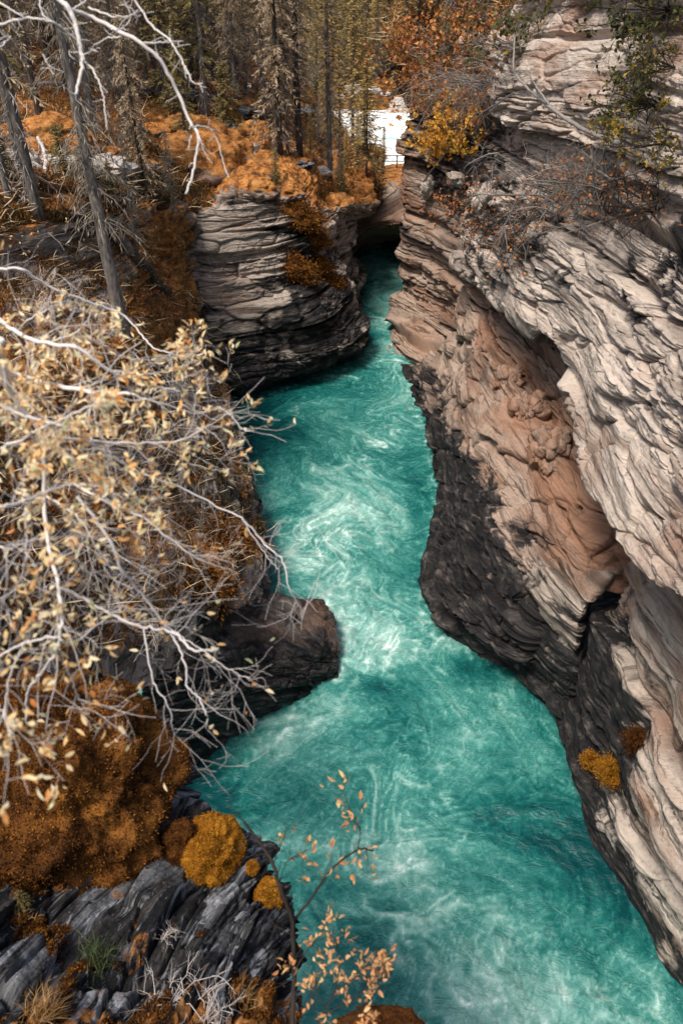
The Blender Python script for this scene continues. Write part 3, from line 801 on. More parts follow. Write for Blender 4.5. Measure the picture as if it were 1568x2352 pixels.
    t2 = [Y(330, 1480, 16.4), Y(470, 1450, 18.8), Y(600, 1440, 20.6), Y(680, 1440, 21.2), Y(745, 1435, 21.6), Y(778, 1500, 20.7)]
    t3 = [Y(330, 1580, 15), Y(470, 1540, 17), Y(590, 1520, 18.6), Y(680, 1505, 19.6), Y(745, 1500, 20.2), Y(777, 1530, 20.2)]
    t4 = [Y(330, 1700, 14.2), Y(450, 1650, 15.8), Y(570, 1600, 17.6), Y(670, 1570, 18.8), Y(740, 1550, 19.6), Y(772, 1555, 20)]
    t5 = [Z(310, 1880, -.8), Z(430, 1800, -.8), Z(540, 1720, -.8), Z(640, 1660, -.8), Z(720, 1610, -.8), Z(770, 1575, -.8)]
    rows = [t0, t1, t2, t3, t4, t5]
    rows = [r[:5] + [np.array(at(*r[4][:2], **r[4][2])) * .12 + np.array(at(*r[5][:2], **r[5][2])) * .88] + r[5:] for r in rows]
    rows = rows[:2] + [[np.array(at(*a_[:2], **a_[2]) if not isinstance(a_, np.ndarray) else a_) * .88 + np.array(at(*b_[:2], **b_[2]) if not isinstance(b_, np.ndarray) else b_) * .12 + np.array([0, 0, .12]) for a_, b_ in zip(rows[1], rows[2])]] + rows[2:]
    for r in rows:
        r.append(off(r[-1], -0.05, 0.05, -0.35))
        r.append(off(r[-1], -0.3, 0.2, -1.6))
    rock_patch('ledge_left', rows, 'rock_black', 420, 520, (0.45, 0.35), (0.15, 0.13, 0.05), (1.0, 0.5, 0.16), 0.05,
               [[.5] * 9, [.4, .4, .35, .2, .3, .4, .4, .5, .6], [.4, .4, .35, .2, .3, .4, .4, .5, .6], [.5, .5, .4, .3, .3, .5, .5, .6, .7], [.9, .9, .8, .75, .8, .9, .9, .9, .9], [.95] * 9, [1.1] * 9], [.2, .4, .5, .55, .4, .2, .2], -0.6, fac=(0.15, 1.5, 0.5), lin=True)

    # ---- near left outcrop below the viewpoint
    spec = [
        ([(-240, 1640, 15.7), (0, 1600, 15.6), (120, 1550, 15.3), (215, 1545, 15.0), (290, 1580, 14.7)]),
        ([(-240, 1720, 16.0), (0, 1690, 15.9), (130, 1640, 15.7), (260, 1620, 15.4), (365, 1660, 14.95)]),
        ([(-240, 1820, 16.1), (0, 1790, 16.0), (140, 1750, 15.85), (280, 1730, 15.6), (400, 1740, 15.1)]),
        ([(-240, 1920, 16.2), (0, 1890, 16.05), (140, 1860, 15.85), (270, 1840, 15.6), (378, 1830, 15.1)]),
        ([(-240, 2010, 16.3), (0, 1990, 16.0), (140, 1960, 15.7), (250, 1925, 15.4), (430, 1860, 14.9)]),
        ([(-240, 2110, 16.3), (0, 2090, 15.95), (170, 2050, 15.55), (330, 1980, 15.25), (545, 1920, 14.9)]),
        ([(-240, 2210, 16.4), (0, 2190, 16.0), (190, 2150, 15.6), (390, 2080, 15.3), (590, 2040, 14.9)]),
        ([(-240, 2310, 16.5), (0, 2290, 16.1), (200, 2250, 15.8), (400, 2180, 15.5), (597, 2160, 15.0)]),
        ([(-240, 2420, 16.7), (0, 2400, 16.4), (200, 2370, 16.1), (400, 2310, 15.8), (615, 2290, 15.2)]),
        ([(-240, 2560, 17.0), (0, 2540, 16.8), (200, 2500, 16.6), (400, 2470, 16.2), (690, 2400, 15.5)]),
        ([(-240, 2800, 17.3), (0, 2800, 17.2), (200, 2760, 17.0), (420, 2720, 16.7), (1020, 2600, 15.5)]),
    ]
    rows = []
    for r in spec:
        cs = [Z(a, b, z) for a, b, z in r]
        e = at(r[-1][0], r[-1][1], z=r[-1][2])
        rows.append(cs + [e + np.array([.12, .1, -.55]), e + np.array([-.25, .1, -1.6]), e + np.array([-1.5, .1, -5]), np.array([min(e[0] - 3.0, -6.2), e[1] + .8, -1.0])])
    # the far rim of the outcrop also turns down
    r0 = [at(*c[:2], **c[2]) if not isinstance(c, np.ndarray) else c for c in rows[0]]
    rows.insert(0, [p + np.array([-.1, .35, -1.1]) for p in r0])
    rows.insert(0, [p + np.array([-.6, .4, -4.0]) for p in r0])
    ms = [[0] * 5 + [-.3, -.5, -.5, -.5], [.2] * 5 + [0, -.5, -.5, -.5], [.35, .4, .5, .5, .4, .1, -.5, -.5, -.5], [.3, .3, .5, .5, .4, .1, -.5, -.5, -.5], [.25, .3, .4, .4, .3, .0, -.5, -.5, -.5], [.25, .3, .4, .35, .1, .0, -.5, -.5, -.5],
          [.25, .3, .45, .2, .2, .1, -.5, -.5, -.5], [.2, .25, .4, .15, .3, .1, -.5, -.5, -.5], [.15, .2, .3, .1, -.15, -.5, -.5, -.5, -.5], [.2, .15, .25, .25, -.3, -.5, -.5, -.5, -.5], [.4, .4, .5, .45, .35, .3, -.5, -.5, -.5], [.6, .6, .7, .6, .7, .5, -.5, -.5, -.5], [.6] * 5 + [.5, -.5, -.5, -.5]]
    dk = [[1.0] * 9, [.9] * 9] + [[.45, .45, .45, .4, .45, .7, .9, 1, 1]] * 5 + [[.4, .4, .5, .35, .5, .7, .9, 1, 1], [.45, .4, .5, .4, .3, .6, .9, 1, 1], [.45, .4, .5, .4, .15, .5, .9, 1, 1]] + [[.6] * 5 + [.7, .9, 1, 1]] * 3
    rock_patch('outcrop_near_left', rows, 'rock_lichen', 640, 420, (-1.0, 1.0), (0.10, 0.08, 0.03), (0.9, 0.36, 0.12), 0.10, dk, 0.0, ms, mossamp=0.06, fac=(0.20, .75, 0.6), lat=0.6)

    # ---- forest floor
    E = [
        [Y(-500, 640, 20), Y(-260, 590, 22.5), Y(-130, 560, 25), Y(0, 535, 27), Y(110, 520, 29), Y(225, 512, 32), Y(330, 480, 37), Y(440, 490, 43.2), Y(560, 455, 46.5), Y(700, 470, 49), Y(790, 480, 55), Y(860, 470, 62)],
        [Y(-500, 520, 24), Y(-260, 490, 26), Y(-130, 465, 28.5), Y(0, 450, 30), Y(115, 440, 32), Y(230, 430, 35), Y(330, 415, 40), Y(450, 410, 46), Y(560, 405, 49.5), Y(700, 425, 52), Y(800, 440, 58), Y(870, 430, 66)],
        [Y(-500, 400, 30), Y(-260, 390, 32), Y(-130, 370, 34), Y(0, 360, 35.5), Y(115, 350, 38), Y(230, 345, 41), Y(330, 330, 45), Y(450, 320, 50), Y(560, 320, 54), Y(700, 360, 58), Y(800, 390, 64), Y(880, 390, 74)],
        [Y(-500, 270, 38), Y(-260, 260, 40), Y(-130, 255, 42), Y(0, 245, 44), Y(115, 240, 46), Y(230, 235, 49), Y(330, 230, 52), Y(450, 230, 57), Y(560, 240, 62), Y(700, 280, 68), Y(800, 330, 76), Y(880, 352, 88)],
        [Y(-500, 170, 50), Y(-260, 165, 52), Y(-130, 160, 54), Y(0, 155, 56), Y(115, 150, 58), Y(230, 150, 60), Y(330, 150, 63), Y(450, 160, 68), Y(560, 180, 74), Y(690, 230, 82), Y(770, 300, 92), Y(830, 345, 100)],
        [Y(-500, 90, 66), Y(-260, 85, 68), Y(-130, 80, 70), Y(0, 80, 72), Y(115, 80, 74), Y(230, 80, 76), Y(330, 85, 79), Y(450, 100, 84), Y(560, 130, 90), Y(680, 190, 98), Y(750, 260, 108), Y(790, 310, 116)],
        [Y(-500, 10, 96), Y(-260, 10, 98), Y(-130, 10, 100), Y(0, 10, 102), Y(115, 10, 104), Y(230, 10, 106), Y(330, 20, 110), Y(450, 50, 116), Y(560, 90, 122), Y(670, 150, 130), Y(740, 215, 138), Y(780, 265, 144)],
    ]
    last = [off(c, -10, 80, 20) for c in E[-1]]
    E.append(last)
    E.append([off(c, -20, 90, 45) for c in last])
    C = np.array([[c if isinstance(c, np.ndarray) else at(c[0], c[1], **c[2]) for c in r] for r in E])
    nr, nc = 420, 420
    Pn = loft(C, nr, nc)
    N = grid_normals(Pn)
    N[N[..., 2] < 0] *= -1
    x, y, z = Pn[..., 0], Pn[..., 1], Pn[..., 2]
    edge = sstep(0, 25, np.arange(nr))[:, None]
    d = 0.5 * fbm(x * .16, y * .16, 2.2, 4) + 0.55 * np.maximum(0, fbm(x * .42, y * .42, 7.7, 4)) * (.4 + .6 * edge) + .12 * np.abs(fbm(x * 1.6, y * 1.6, 1.1, 3))
    v, e = facets(x / 3.2 + .2 * perlin(x, y, z), y / 3.2, z / 1.6, 9)
    d = d + .75 * np.clip(v + .1, -.2, 1) * sstep(0, .15, e) * sstep(-.2, .4, perlin(x * .13, y * .13, 6.1))
    Pn = Pn + N * d[..., None]
    me = make_mesh('terrain', Pn.reshape(-1, 3), grid_faces(nr, nc, True), M['ground'], True, {'moss': sstep(-.3, .5, fbm(x * .12, y * .12, 4.4, 3)).ravel()})
    o = tag(obj('terrain', me), kind='structure')
    me.update()
    GRIDS['terrain'] = (Pn, N)

    # ground on the far bank, beyond the river bend
    C = np.array([[np.array([x_, y_, z_]) for x_ in (-120, -70, -20, 10, 30, 60, 110, 180)] for y_, z_ in ((134, -1), (141, 1.2), (165, 4), (220, 14), (320, 42))])
    P2 = loft(C, 120, 160)
    x, y = P2[..., 0], P2[..., 1]
    P2[..., 2] += 1.2 * fbm(x * .06, y * .06, 3.3, 4)
    me = make_mesh('hillside', P2.reshape(-1, 3), grid_faces(120, 160), M['ground'], True, {'moss': np.full(P2.shape[0] * P2.shape[1], .4)})
    tag(obj('hillside', me), kind='structure')
    GRIDS['hillside'] = (P2, grid_normals(P2))


build_rocks()


# ------------------------------------------------------------------ the river
def build_river():
    dx = 0.065
    xs = np.arange(-11, 13.5, dx)
    ys = np.arange(4.0, 72, dx * 1.15)
    x, y = np.meshgrid(xs, ys)
    # swirl the pattern along with the current
    qx, qy = x.copy(), y.copy()
    for k, (s, a) in enumerate(((.11, 1.0), (.25, .6), (.6, .28), (1.3, .10))):
        e = 0.05
        n0 = perlin(qx * s, qy * s, 3.1 * k)
        nx = (perlin(qx * s + e, qy * s, 3.1 * k) - n0) / e
        ny = (perlin(qx * s, qy * s + e, 3.1 * k) - n0) / e
        qx, qy = qx + a * ny, qy - a * nx
    wisp = (1 - np.abs(perlin(qx * .42, qy * .32, 1.7)) * 2.2)
    wisp2 = (1 - np.abs(perlin(qx * 1.1, qy * .8, 5.2)) * 2.4)
    wisp3 = (1 - np.abs(perlin(qx * 2.6, qy * 1.9, 8.2)) * 2.4)
    cloud = fbm(qx * .25, qy * .22, 9.4, 4)
    thin = sstep(-.3, .5, perlin(x * .3, y * .25, 12.2))
    wisp4 = 1 - np.abs(perlin(qx * 4.6, qy * 3.6, 15.2)) * 2.4
    lines = (np.clip(wisp, 0, 1) ** 14 * .5 + np.clip(wisp2, 0, 1) ** 9 * .5) * (.15 + .85 * thin) + np.clip(wisp3, 0, 1) ** 6 * .28 + np.clip(wisp4, 0, 1) ** 4 * .14 - .05
    foam_glare = 0.335 + 0.26 * cloud + .10 * fbm(qx * .9, qy * .7, 21.4, 4)
    act = np.zeros_like(x)
    for px, py, rx, ry, s in ((770, 1290, 1.6, 3.2, .45), (830, 1450, 2.6, 1.3, .75), (760, 1220, 2.2, 4, .3), (800, 1120, 2.6, 4.5, .26), (900, 1000, 2.2, 4.5, .28), (930, 880, 1.6, 5, .3), (900, 780, 1.5, 6, .3), (880, 640, 2.5, 9, .3), (760, 1000, 2.4, 3, .15),
                              (1020, 2085, 1.3, .55, .45), (940, 1960, .5, .8, .3), (1180, 2230, 2.6, 1.5, .36), (1330, 2330, 2.4, 1.2, .35), (900, 1640, 2.4, 1.0, .2), (760, 1750, 2.2, 1.2, .14), (1000, 1740, 2.6, .9, .2), (1250, 1640, 2.0, .6, .18), (800, 1530, 1.6, .7, .3), (1070, 1480, 1.8, .5, .2), (900, 1250, 1.5, 3, .18), (560, 1850, 1.0, .8, .12),
                              (880, 1560, 1.2, .9, -.22), (1180, 1890, 2.0, .9, -.2), (1330, 1960, 1.6, 1.2, -.24), (1150, 1740, 1.0, .6, -.14), (1450, 2030, 1.0, 1.2, -.3), (960, 1200, .7, 5, -.15), (1120, 1530, 2.0, .6, -.2), (1260, 1640, 1.2, .9, -.2), (560, 1060, .9, 4, -.2), (480, 1830, 1.2, 1.2, -.25), (620, 960, 2.6, 2.6, -.22), (560, 1010, 1.5, 3, -.15), (470, 1800, 1.8, 1.6, -.3), (1130, 1560, 2.5, .7, -.12), (700, 2050, 1.6, .8, -.12), (860, 2300, 1.6, .8, -.16), (960, 1060, .8, 4, -.1)):
        c = at(px, py, z=0)
        g = np.exp(-(((x - c[0]) / rx) ** 2 + ((y - c[1]) / ry) ** 2))
        foam_glare = foam_glare + s * (0.50 if s > 0 else 0.9) * g * (1 + .7 * fbm(qx * .8, qy * .6, 31.0, 3))
        act = act + np.maximum(s, 0) * g
    for pts, wd, s in (([(990, 2225), (1020, 2260), (1075, 2300), (1170, 2325)], .12, .5), ([(930, 1950), (925, 1990), (960, 2060), (1000, 2100)], .16, .35), ([(640, 1690), (760, 1640), (830, 1550), (850, 1500)], .22, .4), ([(520, 1800), (600, 1720), (690, 1660)], .2, .25), ([(870, 1480), (960, 1500), (1060, 1580), (1180, 1600)], .2, .3), ([(1000, 1830), (1060, 1900), (1070, 1960)], .08, .28), ([(1160, 1640), (1260, 1660), (1310, 1690)], .15, .25), ([(1370, 2160), (1450, 2200), (1530, 2290)], .12, .3), ([(650, 2200), (740, 2120), (830, 2060)], .1, .16), ([(690, 1300), (760, 1400), (800, 1440)], .3, .3)):
        Q = cr(np.array([at(a, b, z=0)[:2] for a, b in pts]), 40)
        jx, jy = x + .3 * perlin(x * 1.1, y * 1.1, 2.2) + .1 * perlin(x * 3.3, y * 3.3, 2.2), y + .3 * perlin(x * 1.1, y * 1.1, 7.2) + .1 * perlin(x * 3.3, y * 3.3, 7.2)
        bx = (x > Q[:, 0].min() - 1.5) & (x < Q[:, 0].max() + 1.5) & (y > Q[:, 1].min() - 1.5) & (y < Q[:, 1].max() + 1.5)
        dd = np.full(x.shape, 9.0)
        dd[bx] = np.min(np.hypot(jx[bx][:, None] - Q[:, 0], jy[bx][:, None] - Q[:, 1]), axis=1)
        foam_glare = foam_glare + s * 1.3 * np.exp(-(dd / wd * 1.6) ** 2) * np.clip(perlin(x * 1.4, y * 1.4, 4) + perlin(x * 3.4, y * 3.4, 8) * .8 + .25, 0, 1) + s * .22 * np.exp(-(dd / wd / 4) ** 2)
    for pts in (((944, 885), (958, 965), (988, 1050), (1000, 1150), (986, 1260), (968, 1370), (990, 1440), (1070, 1500), (1160, 1545), (1235, 1590), (1300, 1665)), ((1300, 1665), (1312, 1735), (1345, 1830), (1400, 1960), (1475, 2080), (1570, 2220)),
                ((505, 950), (535, 1010), (548, 1075), (560, 1150), (575, 1230), (600, 1330)), ((620, 1375), (690, 1392), (748, 1398), (786, 1490), (770, 1575), (720, 1610), (640, 1660), (540, 1720)), ((540, 920), (620, 905), (700, 880), (812, 842))):
        Q = cr(np.array([at(a, b, z=0)[:2] for a, b in pts]), 90)
        bx = (x > Q[:, 0].min() - 1.5) & (x < Q[:, 0].max() + 1.5) & (y > Q[:, 1].min() - 1.5) & (y < Q[:, 1].max() + 1.5)
        dd = np.full(x.shape, 9.0)
        dd[bx] = np.min(np.hypot(x[bx][:, None] - Q[:, 0], y[bx][:, None] - Q[:, 1]), axis=1)
        foam_glare = foam_glare + .5 * np.exp(-((dd + .2 * perlin(x * 1.5, y * 1.5, 3)) / .28) ** 2) * np.clip(perlin(x * .9, y * .9, 6) + perlin(x * 3, y * 3, 5) + .2, 0, 1.2)
    foam_glare = foam_glare + lines * (0.62 + 0.8 * act)
    foam_glare = np.where(foam_glare > .72, .72 + (foam_glare - .72) * .6, foam_glare)
    h = 0.10 * fbm(qx * .5, qy * .5, 6.6, 4) + 0.05 * lines + act * (0.30 * fbm(x * .9, y * .7, 1.1, 4) + .10 * np.abs(fbm(qx * 2.2, qy * 1.8, 4.1, 3)))
    h = h + .05 * np.abs(perlin(x * 1.7, y * 1.9, 3.3)) + .025 * np.abs(perlin(qx * 4.2, qy * 4.2, 3.3))
    V = np.stack([x, y, h], -1).reshape(-1, 3)
    F = grid_faces(*x.shape)
    # the wide reach beyond the gorge, with sky glare painted in as white
    x2, y2 = np.meshgrid(np.linspace(-60, 90, 260), np.linspace(72, 150, 160))
    h2 = .1 * fbm(x2 * .3, y2 * .3, 2, 3)
    f2 = 1.32 + .5 * fbm(x2 * .10, y2 * .22, 4, 5)
    F2 = grid_faces(*x2.shape) + len(V)
    V = np.vstack([V, np.stack([x2, y2, h2], -1).reshape(-1, 3)])
    me = make_mesh('river', V, np.vstack([F, F2]), M['water'], True, {'foam_glare': np.concatenate([foam_glare.ravel(), f2.ravel()])})
    tag(obj('river', me), kind='structure')


build_river()


# ------------------------------------------------------------------ plants: builders
RNG = np.random.RandomState(11)


def unit(v):
    return v / (np.linalg.norm(v, axis=-1, keepdims=True) + 1e-9)


def blades(acc, B, D, S, L, W, tint):
    """many leaf-shaped quads: base B, direction D, side S, length L, width W"""
    n = len(B)
    if n == 0: return
    L = np.broadcast_to(np.asarray(L, float), (n,))[:, None]
    W = np.broadcast_to(np.asarray(W, float), (n,))[:, None]
    nrm = np.cross(D, S)
    m = B + D * L * 0.5 + nrm * L * 0.10
    V = np.stack([B, m + S * W * 0.5, B + D * L, m - S * W * 0.5], 1).reshape(-1, 3)
    F = np.arange(4 * n).reshape(-1, 4)
    acc.add(V, F, np.repeat(np.broadcast_to(np.asarray(tint, float), (n,)), 4))


def folded_leaves(acc, B, D, S, L, W, tint, curl=0.15):
    """leaves seen close up: six vertices, folded along the midrib and curled"""
    n = len(B)
    if n == 0: return
    L = np.broadcast_to(np.asarray(L, float), (n,))[:, None]
    W = np.broadcast_to(np.asarray(W, float), (n,))[:, None]
    nr = np.cross(D, S)
    b, t = B, B + D * L * 0.97 - nr * L * curl
    m1, m2 = B + D * L * .35 + nr * L * .02, B + D * L * .68 - nr * L * curl * .4
    up = nr * W * .22
    V = np.stack([b, m1 + S * W * .46 + up, m2 + S * W * .40 + up, t, m2 - S * W * .40 + up, m1 - S * W * .46 + up, m1, m2], 1).reshape(-1, 3)
    k = np.arange(n)[:, None] * 8
    F = np.concatenate([k + np.array([[0, 6, 1, 1]]), k + np.array([[1, 6, 7, 2]]), k + np.array([[2, 7, 3, 3]]),
                        k + np.array([[0, 5, 6, 6]]), k + np.array([[5, 4, 7, 6]]), k + np.array([[4, 3, 7, 7]])])
    acc.add(V, F, np.repeat(np.broadcast_to(np.asarray(tint, float), (n,)), 8))


def rand_dirs(n, rng, zbias=0.0):
    d = rng.normal(size=(n, 3))
    d[:, 2] += zbias
    return unit(d)


def side_of(D, rng):
    return unit(np.cross(D, rand_dirs(len(D), rng)))


def spruce_meshes(H, rad, seed, needle, bark, base=0.15, gap=0.30, droop=0.5, keep=1.0, spray=0.30, trunk_r=None, hang=0.0, sprays=9):
    """a spruce: tapered trunk, and a crown of drooping boughs set with needle sprays"""
    rng = np.random.RandomState(seed)
    tr = trunk_r or 0.011 * H + 0.03
    zs = np.linspace(-0.8, H, 14)
    wob = np.cumsum(rng.normal(0, .02, (14, 2)), axis=0)
    P = np.column_stack([wob[:, 0], wob[:, 1], zs])
    ta = Acc()
    rr = tr * np.clip(1.02 - np.clip(zs, 0, H) / H, 0.05, 1) ** 0.8
    rr[0] *= 1.25
    ta.tube(P, rr, 8, rng.rand() * .3 + .35)
    for _ in range(int(H * 7)):            # dead hanging boughs on the lower trunk
        z = rng.uniform(.04, max(base, .1) + .3) * H
        a = rng.uniform(0, 6.28)
        l = rng.uniform(.2, .65) * rad
        p0 = np.array([0, 0, z])
        dv = np.array([math.cos(a), math.sin(a), 0])
        dr = rng.uniform(.2, .9)
        Q = np.array([p0 + dv * l * t_ + np.array([0, 0, -dr * l * t_ * t_]) for t_ in (0, .35, .7, 1)])
        ta.tube(Q, [.018, .013, .009, .004], 3, .75, False)
        k = 6
        q = Q[rng.randint(1, 4, k)]
        d_ = unit(rng.normal(0, .5, (k, 3)) + [0, 0, -.8] + dv * .4)
        blades(ta, q, d_, side_of(d_, rng), l * rng.uniform(.2, .5, k), .05 * rad / 2, rng.uniform(.6, 1, k))
    ca = Acc()
    z = base * H
    B, D, L, W, Tn = [], [], [], [], []
    while z < H * 0.985:
        f = (z / H - base) / (1 - base)
        nb = rng.randint(3, 6)
        a0 = rng.uniform(0, 6.28)
        for k in range(nb):
            if rng.rand() > keep: continue
            a = a0 + k * 6.28 / nb + rng.normal(0, .25)
            l = rad * (1 - f) ** 0.75 * rng.uniform(.55, 1.1) + .12
            if f < .18: l *= rng.uniform(.4, 1)
            dv = np.array([math.cos(a), math.sin(a), 0])
            dr = droop * (1 - .6 * f) * rng.uniform(.6, 1.3)
            t = np.linspace(0, 1, 5)[:, None]
            Q = np.array([0, 0, z]) + dv * l * t + np.array([0, 0, 1.0]) * l * (.12 * t - dr * t * t + .16 * dr * t ** 4)
            ca.tube(Q[[0, 2, 4]], [.022 * (1 - f) + .008, .012, .004], 3, .15, False)
            ns = max(3, int(1.7 * sprays * l / rad + 2))
            u = np.linspace(.12, 1, ns) + rng.normal(0, .03, ns)
            C = np.array([0, 0, z]) + dv * l * u[:, None] + np.array([0, 0, 1.0]) * l * (.12 * u - dr * u * u + .16 * dr * u ** 4)[:, None]
            side = np.array([-dv[1], dv[0], 0])
            for sg in (-1, 1):
                d = dv * rng.uniform(.35, 1.0, ns)[:, None] + side * sg * rng.uniform(.35, .9, ns)[:, None] + np.array([0, 0, 1.0]) * rng.uniform(-.7 - hang, .12, ns)[:, None]
                B.append(C); D.append(unit(d)); L.append(spray * rng.uniform(.6, 1.35, ns) * (1.1 - .45 * u) * (.6 + .4 * l / rad)); W.append(spray * rng.uniform(.11, .22, ns))
                Tn.append(np.clip(rng.normal(.52, .22, ns) + .22 * u, 0, 1))
        z += gap * rng.uniform(.7, 1.3) * (1 - .45 * f)
    B, D, L, W, Tn = (np.concatenate(q) for q in (B, D, L, W, Tn))
    blades(ca, B, D, side_of(D, rng), L, W, Tn)
    return ta.mesh('trunk', M[bark]), ca.mesh('crown', M[needle])


def dead_tree_meshes(H, seed, tr, rad=1.3, lichen=True, bark='bark_grey', n=110, low=.12):
    """a standing dead conifer: bare trunk, hanging broken boughs with lichen"""
    rng = np.random.RandomState(seed)
    zs = np.linspace(-.8, H, 16)
    wob = np.cumsum(rng.normal(0, .03, (16, 2)), axis=0)
    P = np.column_stack([wob[:, 0], wob[:, 1], zs])
    ta, ba = Acc(), Acc()
    rr = tr * np.clip(1.02 - np.clip(zs, 0, H) / H, 0.06, 1) ** .75
    rr[0] *= 1.4; rr[1] *= 1.12
    ta.tube(P, rr, 10, .5)
    for _ in range(n):
        z = rng.uniform(low, .97) * H
        a = rng.uniform(0, 6.28)
        l = rad * rng.uniform(.25, 1.0) * (1 - .6 * z / H)
        c = np.array([np.interp(z, zs, P[:, 0]), np.interp(z, zs, P[:, 1]), z])
        dv = np.array([math.cos(a), math.sin(a), 0])
        t = np.linspace(0, 1, 6)[:, None]
        Q = c + dv * l * t + np.array([0, 0, 1.0]) * l * (.05 * t - rng.uniform(.5, 1.0) * t ** 2) + rng.normal(0, .02, (6, 3))
        ba.tube(Q, np.linspace(.022, .005, 6), 4, rng.uniform(.2, .7), False)
        for _k in range(rng.randint(3, 8)):
            u = rng.uniform(.2, 1)
            q = Q[int(u * 5)]
            d = unit(dv * .5 + rng.normal(0, .6, 3) + [0, 0, -.5])
            ll = rng.uniform(.12, .4)
            ba.tube([q, q + d * ll * .5, q + d * ll + [0, 0, -.25 * ll]], [.008, .006, .003], 3, rng.uniform(.3, .9), False)
        if lichen:
            k = 14
            u = rng.uniform(.15, 1, k)
            q = Q[(u * 5).astype(int)] + rng.normal(0, .05, (k, 3))
            d = unit(rng.normal(0, .35, (k, 3)) + [0, 0, -1] + dv * .3)
            blades(ba, q, d, side_of(d, rng), rng.uniform(.1, .32, k), rng.uniform(.02, .05, k), rng.uniform(.4, 1, k))
    return ta.mesh('trunk', M[bark]), ba.mesh('branches', M['lichen_hang'] if lichen else M['twig_grey'])


def grow(acc, tips, p, d, l, r, depth, rng, spread=.7, grav=0.0, seg=4, kids=(2, 4), shrink=.62, tint=.5, wob=.25, minr=.0012, n=4):
    """a twig and its side twigs; tips collects (point, direction) of the finest ends"""
    P = [p]
    dd = d.copy()
    for k in range(seg):
        dd = unit(dd + rng.normal(0, wob, 3) * .6 + np.array([0, 0, grav]))
        P.append(P[-1] + dd * l / seg)
    P = np.array(P)
    acc.tube(P, np.maximum(np.linspace(r, r * .5, len(P)), minr), n, tint + rng.uniform(-.2, .2), False)
    if depth <= 0:
        tips.append((P[-1], dd)); tips.append((P[len(P) // 2], dd))
        return
    for k in range(rng.randint(kids[0], kids[1] + 1)):
        u = rng.uniform(.25, 1)
        q = P[min(int(u * seg), seg)]
        nd = unit(dd + rng.normal(0, spread, 3))
        grow(acc, tips, q, nd, l * shrink * rng.uniform(.6, 1.2), r * .55, depth - 1, rng, spread, grav, max(3, seg - 1), kids, shrink, tint, wob, minr, max(3, n - 1))
    tips.append((P[-1], dd))


def leaves_on(acc, tips, rng, per, L, W, spread=.7, tint=(.5, .25), out=0.02, folded=False, up=.15):
    B, D = [], []
    for p, d in tips:
        k = rng.poisson(per)
        if k:
            B.append(p + rng.normal(0, out, (k, 3))); D.append(unit(d + rng.normal(0, spread, (k, 3)) + [0, 0, up]))
    if not B: return
    B, D = np.concatenate(B), np.concatenate(D)
    n = len(B)
    f = folded_leaves if folded else blades
    f(acc, B, D, side_of(D, rng), L * rng.uniform(.6, 1.25, n), W * rng.uniform(.75, 1.25, n), np.clip(rng.normal(tint[0], tint[1], n), 0, 1))


def blob(name, c, r, mat, parent=None, seed=0, n=40, rough=.12, freq=2.0, fine=.03, squash=1.0, axis=None, facet=0.0):
    """a rounded boulder or moss cushion with an uneven surface"""
    th = np.linspace(0, math.pi, n)
    ph = np.linspace(0, 2 * math.pi, 2 * n + 1)
    T_, P_ = np.meshgrid(th, ph, indexing='ij')
    d = np.stack([np.sin(T_) * np.cos(P_), np.sin(T_) * np.sin(P_), np.cos(T_)], -1)
    s = seed * 7.3
    k = 1 + rough * fbm(d[..., 0] * freq + s, d[..., 1] * freq, d[..., 2] * freq, 3) + fine * fbm(d[..., 0] * 9 + s, d[..., 1] * 9, d[..., 2] * 9, 3)
    if facet:
        v, e = facets(d[..., 0] * 1.6 + s, d[..., 1] * 1.6, d[..., 2] * 1.6, seed)
        k = k + facet * (v - .4 * np.exp(-(e / .08) ** 2))
    V = d * k[..., None] * np.asarray(r)
    if axis is not None:
        V = V @ np.array(axis).T
    fl = fbm(V[..., 0] * 3 / max(r) + s, V[..., 1] * 3 / max(r), V[..., 2] * 3 / max(r), 3)
    att = {'tint': np.clip(.45 + .35 * fl, 0, 1).ravel(), 'dark': (.25 + .3 * fl).ravel(), 'warm': np.full(fl.size, .3), 'moss': (np.clip(d[..., 2], -1, 1) * .9 - .1).ravel(),
           'sc': np.stack([V[..., 0], V[..., 1], V[..., 2]], -1).reshape(-1, 3)}
    me = make_mesh(name, V.reshape(-1, 3), grid_faces(n, 2 * n + 1), M[mat], True, att)
    o = obj(name, me, parent)
    o.location = c
    return o, V.reshape(-1, 3), d.reshape(-1, 3)


def tuft_points(o_loc, V, d, count, rng):
    i = rng.randint(0, len(V), count)
    return V[i] + np.array(o_loc) + rng.normal(0, .004, (count, 3)), d[i]


ROCKS = ['terrain', 'slope_left', 'cliff_left_block', 'cliff_left_far_block', 'cliff_far_right', 'cliff_upper_right', 'cliff_middle_right', 'cliff_near_right', 'outcrop_near_left', 'ledge_left', 'hillside', 'cliff_far_end']

# ------------------------------------------------------------------ the forest
PROTO = {}


